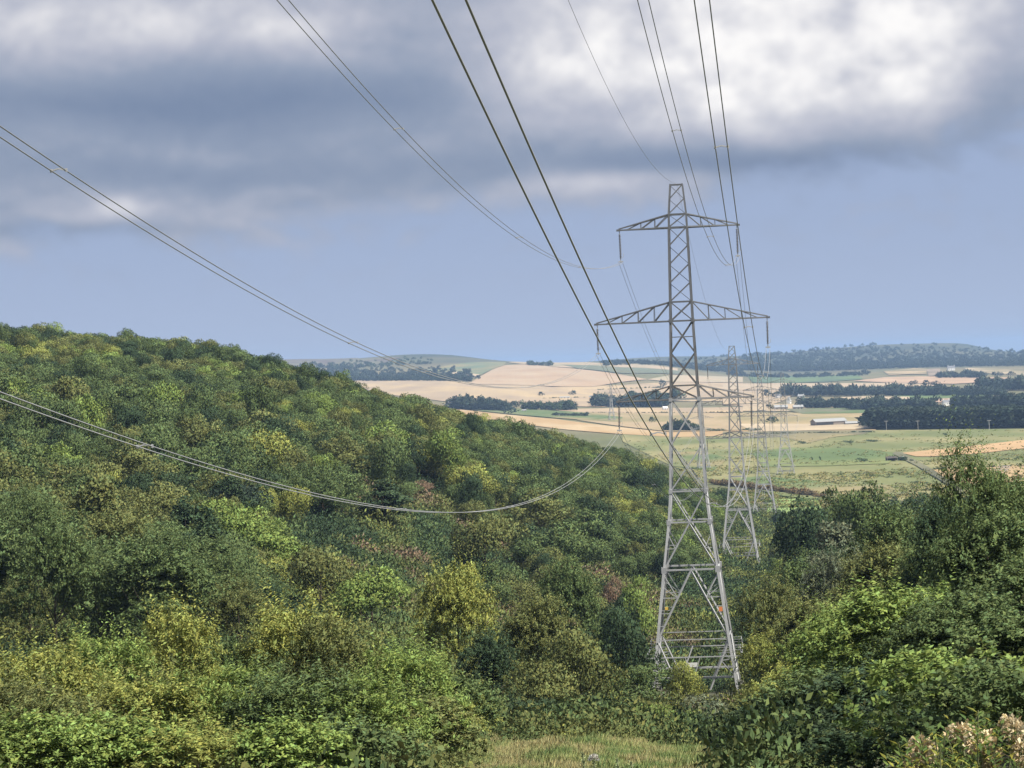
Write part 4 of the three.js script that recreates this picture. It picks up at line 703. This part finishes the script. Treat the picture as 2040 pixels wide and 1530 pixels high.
belt('hedgerow', 'dark low bushes in the middle of the pasture', 1765, 915, 1820, 921, 26, 9, 0.004, 'dark', 425, 0);
belt('hedgerow', 'faint hedge across the pink stubble', 1080, 795, 1250, 790, 60, 3, 0.003, 'dark', 426, 0);
belt('hedgerow', 'faint hedge below the wheat hill', 1190, 778, 1340, 773, 60, 4, 0.003, 'dark', 427, 0);
belt('hedgerow', 'faint hedge between the pale strips right of the pylons', 1440, 778, 1600, 777, 60, 3, 0.003, 'dark', 428, 0);
// single trees on the plain: [px, base py, height px, width px, label]
const LONE = [
  [1528, 793, 16, 20, 'rounded tree left of the farm right of the pylons'], [1546, 794, 14, 18, 'rounded tree beside the white farmhouse right of the pylons'], [1533, 817, 12, 14, 'dark tree in front of the field barn row'],
  [1540, 844, 13, 26, 'low wide bush alone in the gold field'], [1298, 843, 13, 14, 'small round bush left of the dark copse'], [1321, 772, 16, 13, 'square topped tree above the upper pylon arm shadow'],
  [1819, 768, 10, 17, 'left of three round trees on the pale far field'], [1846, 768, 10, 15, 'middle of three round trees on the pale far field'], [1862, 768, 9, 13, 'right of three round trees on the pale far field'],
  [1980, 750, 9, 12, 'leftmost round tree of the row under the far right hill'], [1993, 750, 9, 13, 'middle round tree of the row under the far right hill'], [2013, 750, 10, 14, 'rightmost round tree of the row under the far right hill'],
  [1955, 768, 10, 14, 'round tree at the end of the long tree belt'], [1078, 790, 9, 12, 'small tree on the pink stubble field'], [1143, 788, 10, 14, 'tree beside the far farm on the pink stubble'],
  [953, 757, 9, 12, 'small dark tree at the corner of the wheat hill'], [1026, 815, 15, 22, 'round tree between two white gables beyond the hill shoulder'], [1018, 826, 18, 26, 'very dark bush in front of the farm beyond the hill shoulder'],
  [1590, 815, 16, 14, 'dark tree between the two field barns'], [1897, 806, 13, 16, 'tree behind the white house above the plantation'], [1945, 812, 15, 22, 'round tree behind the plantation near the right edge'],
];
{
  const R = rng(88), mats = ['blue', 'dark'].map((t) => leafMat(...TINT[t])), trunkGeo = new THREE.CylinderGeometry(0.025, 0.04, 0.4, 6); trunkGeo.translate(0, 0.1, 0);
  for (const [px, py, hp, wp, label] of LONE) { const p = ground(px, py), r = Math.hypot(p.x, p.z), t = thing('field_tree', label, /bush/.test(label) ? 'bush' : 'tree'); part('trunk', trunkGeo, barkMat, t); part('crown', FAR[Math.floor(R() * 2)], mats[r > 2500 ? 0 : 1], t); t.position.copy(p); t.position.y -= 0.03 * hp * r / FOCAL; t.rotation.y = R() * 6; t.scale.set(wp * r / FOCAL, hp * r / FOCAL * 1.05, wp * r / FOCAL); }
}
// farm buildings: gabled, with openings
const roofMat = new THREE.MeshStandardMaterial({ color: new THREE.Color().setRGB(0.2, 0.2, 0.21), roughness: 0.8, map: strawGrain }), paleRoof = new THREE.MeshStandardMaterial({ color: new THREE.Color().setRGB(0.36, 0.36, 0.35), roughness: 0.6, map: strawGrain }), whiteWall = new THREE.MeshStandardMaterial({ color: new THREE.Color().setRGB(0.8, 0.79, 0.76), roughness: 0.9 }), stoneWall = new THREE.MeshStandardMaterial({ color: new THREE.Color().setRGB(0.42, 0.36, 0.3), roughness: 1, map: soilGrain }), darkHole = new THREE.MeshStandardMaterial({ color: new THREE.Color().setRGB(0.03, 0.03, 0.035), roughness: 0.7 });
function house(name, label, category, px, py, wpx, hpx, turn, wall, roof, o = {}) {
  const p = ground(px, py), s = Math.hypot(p.x, p.z) / FOCAL, w = wpx * s, h = hpx * s, d = o.depth ?? w * 0.55, e = h * (o.eave ?? 0.58), t = thing(name, label, category);
  t.position.copy(p); t.rotation.y = turn - Math.atan2(p.x, -p.z);
  const sh = new THREE.Shape([[-d / 2, -1], [d / 2, -1], [d / 2, e], [0, h * 0.97], [-d / 2, e]].map((v) => new THREE.Vector2(...v))), g = new THREE.ExtrudeGeometry(sh, { depth: w, bevelEnabled: false }); g.translate(0, 0, -w / 2); g.rotateY(Math.PI / 2);
  part('wall', g, wall, t);
  const slope = Math.hypot(d / 2, h - e), roofs = [-1, 1].map((k) => { const b = new THREE.BoxGeometry(w * 1.04, 0.14, slope * 1.1); b.rotateX(k * Math.atan2(h - e, d / 2)); b.translate(0, (e + h) / 2 + 0.12, k * d / 4 * 1.02); return b; });
  const rf = part('roof', mergeGeometries(roofs), roof, t);
  if (o.chimney !== false) for (const k of [-0.44, 0.44]) { const c = new THREE.BoxGeometry(0.8, h * 0.3, 0.7); c.translate(k * w, h * 1.05, 0); part('chimney', c, wall, rf); }
  if (o.open) { const b = new THREE.BoxGeometry(w * o.open, e * 0.86, 0.3); b.translate(-w / 2 + w * o.open / 2 + 0.3, e * 0.43, d / 2 + 0.02); part('barn_opening', b, darkHole, t); }
  else { const n = o.windows ?? 3; for (let i = 0; i < n; i++) { const b = new THREE.BoxGeometry(1.1, 1.3, 0.16); b.translate((i + 0.5) / n * w - w / 2, e * 0.55, d / 2 + 0.02); part('window', b, darkHole, t); } }
  return t;
}
house('open_barn', 'grey roofed open fronted barn beside the plantation', 'barn', 1651, 848, 64, 14, 0.35, stoneWall, paleRoof, { open: 0.55, chimney: false, eave: 0.6, depth: 14 });
house('long_shed', 'long low pale roofed shed between the open barn and the plantation', 'shed', 1710, 846, 50, 7, 0.05, stoneWall, paleRoof, { chimney: false, eave: 0.5, open: 0.9, depth: 9 });
house('white_house', 'white house above the dark plantation block', 'house', 1885, 808, 15, 11, 0.5, whiteWall, roofMat);
house('white_house', 'white house under the far right hill', 'house', 1895, 738, 14, 9, 0.2, whiteWall, roofMat);
house('white_house', 'white farmhouse right of the two rounded trees', 'house', 1551, 794, 11, 9, 0.3, whiteWall, roofMat);
house('white_house', 'small white house in the tree belt right of the second pylon', 'house', 1596, 793, 12, 7, -0.2, whiteWall, paleRoof);
house('gabled_house', 'pale gabled house left of the dark tree between barns', 'house', 1572, 804, 12, 12, 1.3, whiteWall, paleRoof);
house('field_barn', 'pale stone barn left of the dark tree', 'barn', 1556, 817, 26, 10, 0.1, stoneWall, paleRoof, { chimney: false });
house('field_barn', 'pale stone barn right of the dark tree', 'barn', 1590, 816, 20, 9, 0.1, stoneWall, paleRoof, { chimney: false });
house('white_shed', 'bright white shed behind the nearest pylon', 'shed', 1328, 791, 22, 4.5, 0, whiteWall, paleRoof, { chimney: false });
house('white_shed', 'bright white square building left of the nearest pylon leg', 'shed', 1325, 817, 10, 7, 0.4, whiteWall, whiteWall, { chimney: false });
house('white_shed', 'long pale shed roof in the wood left of the pylon', 'shed', 1188, 792, 28, 4, 0, whiteWall, paleRoof, { chimney: false });
house('farm_shed', 'long pale farm shed below the trees beyond the hill shoulder', 'shed', 925, 813, 46, 6, 0.1, whiteWall, paleRoof, { chimney: false });
house('gabled_house', 'white gable between the round trees beyond the hill shoulder', 'house', 1040, 811, 7, 11, 1.5, whiteWall, roofMat);
house('gabled_house', 'white gable right of the largest round tree beyond the shoulder', 'house', 1078, 810, 6, 11, 1.5, whiteWall, roofMat);
house('farm_shed', 'low pale shed in the dark bush clump in the field', 'shed', 1125, 829, 22, 4, 0, whiteWall, paleRoof, { chimney: false });
house('farm_shed', 'small white shed in the field beyond the hill shoulder', 'shed', 1044, 820, 9, 4, 0, whiteWall, paleRoof, { chimney: false });
house('farm_house', 'grey farmhouse just above the hill shoulder trees', 'house', 897, 808, 14, 11, 0.3, stoneWall, roofMat);
house('farm_shed', 'white sheds beside the far farm on the pink stubble', 'shed', 1125, 794, 20, 4, 0, whiteWall, paleRoof, { chimney: false });
// utility poles before the plantation
for (const [px, label] of [[1829, 'wooden pole with cross arm before the middle of the plantation'], [1971, 'wooden pole before the right part of the plantation'], [1766, 'short pole pair before the left end of the plantation']]) {
  const p = ground(px, 857), t = thing('utility_pole', label, 'pole', 'poles before the plantation'), m = new THREE.MeshStandardMaterial({ color: new THREE.Color().setRGB(0.42, 0.4, 0.37), roughness: 0.9 });
  t.position.copy(p); const g = new THREE.CylinderGeometry(0.14, 0.2, 7.5, 8); g.translate(0, 3.5, 0); part('pole', g, m, t); barMesh('cross_arm', V3(-1.5, 6.9, 0), V3(1.5, 6.9, 0), 0.25, m, t); for (const x of [-1.3, 0, 1.3]) { const k = new THREE.CylinderGeometry(0.08, 0.12, 0.35, 6); k.translate(x, 7.15 + (x ? 0 : 0.25), 0); part('insulator', k, glassMat, t); }
}
// stacked metal hurdles by the lower stubble field
{
  const p = ground(1992, 944), t = thing('hurdle_stack', 'grey white stack of metal livestock hurdles beside the lower stubble field', 'hurdles'), pale = new THREE.MeshStandardMaterial({ color: new THREE.Color().setRGB(0.5, 0.5, 0.52), roughness: 0.5, metalness: 0.3 }); t.position.copy(p); t.rotation.y = -0.2;
  for (let i = 0; i < 5; i++) { const y = 0.5 + i * 0.75, w = 8 - Math.abs(i - 1.5) * 1.2, x = -1 + i * 0.8; part('hurdle', mergeGeometries([barGeo(V3(x - w / 2, y, 0), V3(x + w / 2, y, 0), 0.3), barGeo(V3(x - w / 2, y, 1.6), V3(x + w / 2, y, 1.6), 0.26), ...[-0.4, 0, 0.4].map((k) => barGeo(V3(x + k * w, y, 0), V3(x + k * w, y, 1.6), 0.16))]), pale, t); }
  for (const [x, z] of [[-3.5, 0], [2.5, 0], [-3.5, 1.6], [2.5, 1.6]]) barMesh('post', V3(x, -0.2, z), V3(x, 3.4, z), 0.2, pale, t);
}
// a broken field shelter by the bushes in the pasture
{
  const p = ground(1776, 919), t = thing('field_shelter', 'low dark field shelter with pale frame among bushes in the pasture', 'shelter'), wood = new THREE.MeshStandardMaterial({ color: new THREE.Color().setRGB(0.06, 0.05, 0.045), roughness: 1 }); t.position.copy(p); t.rotation.y = 0.15;
  const g = new THREE.BoxGeometry(6, 0.2, 3); g.rotateX(0.3); g.translate(0, 2.1, 0); part('roof', g, wood, t); const b = new THREE.BoxGeometry(5.6, 1.7, 0.15); b.translate(0, 0.8, -1.3); part('back_wall', b, wood, t);
  for (const x of [-2.8, 2.8]) barMesh('post', V3(x, -0.3, 1.5), V3(x, 2.4, 1.5), 0.2, stoneWall, t);
  part('gate_frame', mergeGeometries([barGeo(V3(5, 0, 1), V3(5, 2.6, 1), 0.2), barGeo(V3(5, 2.5, 1), V3(7.2, 2.3, 1), 0.2), barGeo(V3(7.2, 0, 1), V3(7.2, 2.3, 1), 0.2)]), whiteWall, t);
}
// rushes and tussocks on the pasture
{
  const R = rng(717), list = []; for (let k = 0; k < 13000; k++) { const p = spot(1230 + R() * 860, 960 + 1000 * R() * R()), s = 0.5 + 1.1 * R(); if (fbm2(p.x / 60, p.z / 120) < -0.05) continue; list.push({ pos: p, turn: R() * 6.28, w: s, h: s * 0.6 }); }
  stuff('pasture_tussocks', tuft(43, 40, 2.2, 0.9, 0.5), whiteLeaf, list, 'rough tussocks scattered over the bright pasture', 'grass', () => { const k = 0.7 + 0.6 * R(); return (R() < 0.15 ? TINT.dark : R() < 0.5 ? [0.13, 0.16, 0.05] : [0.25, 0.22, 0.09]).map((v) => v * k); });
}
{
  const R = rng(719); for (const [px, py, wp, hp, label] of [[1690, 883, 22, 5, 'long dark gorse bush in the pasture before the plantation'], [1737, 881, 26, 5, 'low dark gorse patch in the pasture left of the poles'], [1883, 868, 9, 5, 'small dark gorse bush close to the plantation edge'], [1598, 885, 16, 6, 'dark gorse bush on the heath strip'], [1618, 918, 4, 7, 'thin dark upright bush, left of a pair in the pasture'], [1634, 918, 4, 8, 'thin dark upright bush, right of a pair in the pasture'], [1718, 921, 22, 8, 'dark bushes left of the field shelter'], [1500, 860, 34, 7, 'dark bushy bank behind the second pylon'], [1425, 860, 40, 6, 'dark brown hedge bank right of the copse']]) {
    const p = ground(px, py), s = Math.hypot(p.x, p.z) / FOCAL, t = thing('gorse_bush', label, 'bush'); part('foliage', FAR[0], leafMat(...TINT.dark), t); const g = new THREE.CylinderGeometry(0.03, 0.05, 0.3, 5); part('stem', g, barkMat, t); t.position.copy(p); t.scale.set(wp * s, hp * s * 1.1, Math.min(wp, 10) * s); t.rotation.y = (R() - 0.5) * 0.3;
  }
}

// ------------------------------------------------------------------ flowering shrub and thistle close to the camera
{
  const R = rng(515), r = 16, stemMat = new THREE.MeshStandardMaterial({ color: new THREE.Color().setRGB(0.12, 0.13, 0.06), roughness: 1 }), petalMat = leafMat(0.56, 0.49, 0.33, 0.2), leafY = leafMat(0.23, 0.23, 0.05, 0.35), leafG = leafMat(0.1, 0.15, 0.045, 0.35);
  const t = thing('flowering_shrub', 'flowering shrub with pinkish beige flower heads in the lower right corner', 'shrub'), o = spot(1930, r); t.position.copy(o);
  const rel = (px, py, d = r) => at(px, py, d).sub(o);
  const HEADS = [[1838, 1492, 46, 40, -0.2], [1822, 1518, 30, 26, 0.3], [1912, 1458, 46, 28, 0.6], [1950, 1478, 56, 40, 0.5], [1975, 1512, 40, 36, 0.2], [2018, 1452, 46, 44, -0.3], [2040, 1500, 36, 40, 0]];
  const stems = [], pet = (c, w, h, lean) => { const G = new Leaves(), n = 240; for (let i = 0; i < n; i++) { const d = onSphere(R), p = new THREE.Vector3(d.x * w / 2, d.y * h / 2, d.z * w / 2).multiplyScalar(0.55 + 0.45 * R()); p.x += p.y * lean; const l = 0.034 * (0.7 + 0.6 * R()), u = R(), tone = u < 0.15 ? [0.55, 0.5, 0.35] : u < 0.6 ? [1, 1, 1] : [1.08, 0.95, 0.86]; G.leaf(p.add(c), onSphere(R).addScaledVector(d, 1).normalize(), onSphere(R), l, l * 0.7, d, tone, 0.4, 0.3); } return G.build(); };
  for (const [px, py, wp, hp, lean] of HEADS) { const d = r + (R() - 0.5), c = rel(px, py, d), s = d / FOCAL; part('flower_head', pet(c, wp * s * 1.1, hp * s * 1.1, lean), petalMat, t); stems.push(new THREE.TubeGeometry(new THREE.CatmullRomCurve3([V3(c.x * 0.3, -0.2, c.z * 0.3), V3(c.x * 0.7, c.y * 0.55, c.z * 0.7), c]), 8, 0.006, 5)); }
  const G = new Leaves(), G2 = new Leaves();
  for (let i = 0; i < 200; i++) {
    const px = 1760 + R() * 320, top = 1400 + 60 * Math.abs(px - 1930) / 120 + R() * 160, c = rel(px, Math.min(top, 1560), r + (R() - 0.5) * 1.6), n = 8 + Math.floor(R() * 6), dir = V3((R() - 0.5) * 0.8, 0.8, (R() - 0.5) * 0.8).normalize();
    for (let j = 0; j < n; j++) { const q = c.clone().addScaledVector(dir, (j / n - 1) * 0.24), a = j * 2.4, ld = V3(Math.cos(a), 0.5, Math.sin(a)).normalize(), l = 0.05 + 0.045 * R(); (R() < 0.32 ? G : G2).leaf(q, ld, V3(0, 1, 0), l, l * 0.3, V3(0, 1, 0), shade(R, 1), 0.3); }
    if (i % 3 === 0) stems.push(new THREE.TubeGeometry(new THREE.CatmullRomCurve3([V3(c.x * 0.6, -0.2, c.z * 0.6), c.clone().addScaledVector(dir, -0.2), c]), 5, 0.004, 4));
  }
  part('yellow_leaves', G.build(), leafY, t); part('leaves', G2.build(), leafG, t); part('stems', mergeGeometries(stems), stemMat, t);
}
{
  const R = rng(616), leafP = leafMat(0.3, 0.36, 0.19, 0.3), stemMat = new THREE.MeshStandardMaterial({ color: new THREE.Color().setRGB(0.18, 0.2, 0.1), roughness: 1 }), mauve = leafMat(0.55, 0.52, 0.46, 0.3);
  for (const [px, top, r, flower, label] of [[1130, 1500, 24, false, 'pale green weed stem at the bottom edge left of the pale flower'], [1152, 1515, 24, true, 'pale thistle flower head at the bottom edge of the clearing'], [1198, 1512, 24, false, 'pale green weed stem at the bottom edge right of the pale flower'], [1226, 1518, 24, false, 'short pale weed stem furthest right at the bottom edge clearing']]) {
    const o = spot(px, r), t = thing('weed_plant', label, 'plant'), h = at(px, top, r).y - o.y; t.position.copy(o);
    part('stem', new THREE.TubeGeometry(new THREE.CatmullRomCurve3([V3(0, -0.1, 0), V3(0.04, h * 0.5, 0), V3(0, h, 0)]), 8, 0.012, 6), stemMat, t);
    const G = new Leaves(); for (let i = 0; i < 60; i++) { const y = h * (0.5 + 0.5 * i / 60), a = i * 2.4, l = 0.1 * (1.15 - i / 80) * (0.8 + 0.4 * R()); G.leaf(V3(0, y, 0), V3(Math.cos(a), 0.55, Math.sin(a)).normalize(), V3(0, 1, 0), l, l * 0.35, V3(0, 1, 0), shade(R, 1), 0.3); } part('leaves', G.build(), leafP, t);
    if (flower) { const F = new Leaves(); for (let i = 0; i < 90; i++) { const d = onSphere(R); d.y = Math.abs(d.y); F.leaf(V3(d.x * 0.03, h + d.y * 0.03, d.z * 0.03), d, onSphere(R), 0.035, 0.018, d, shade(R, 1), 0.4); } part('flower_head', F.build(), mauve, t); }
  }
}
renderer.render(scene, camera);
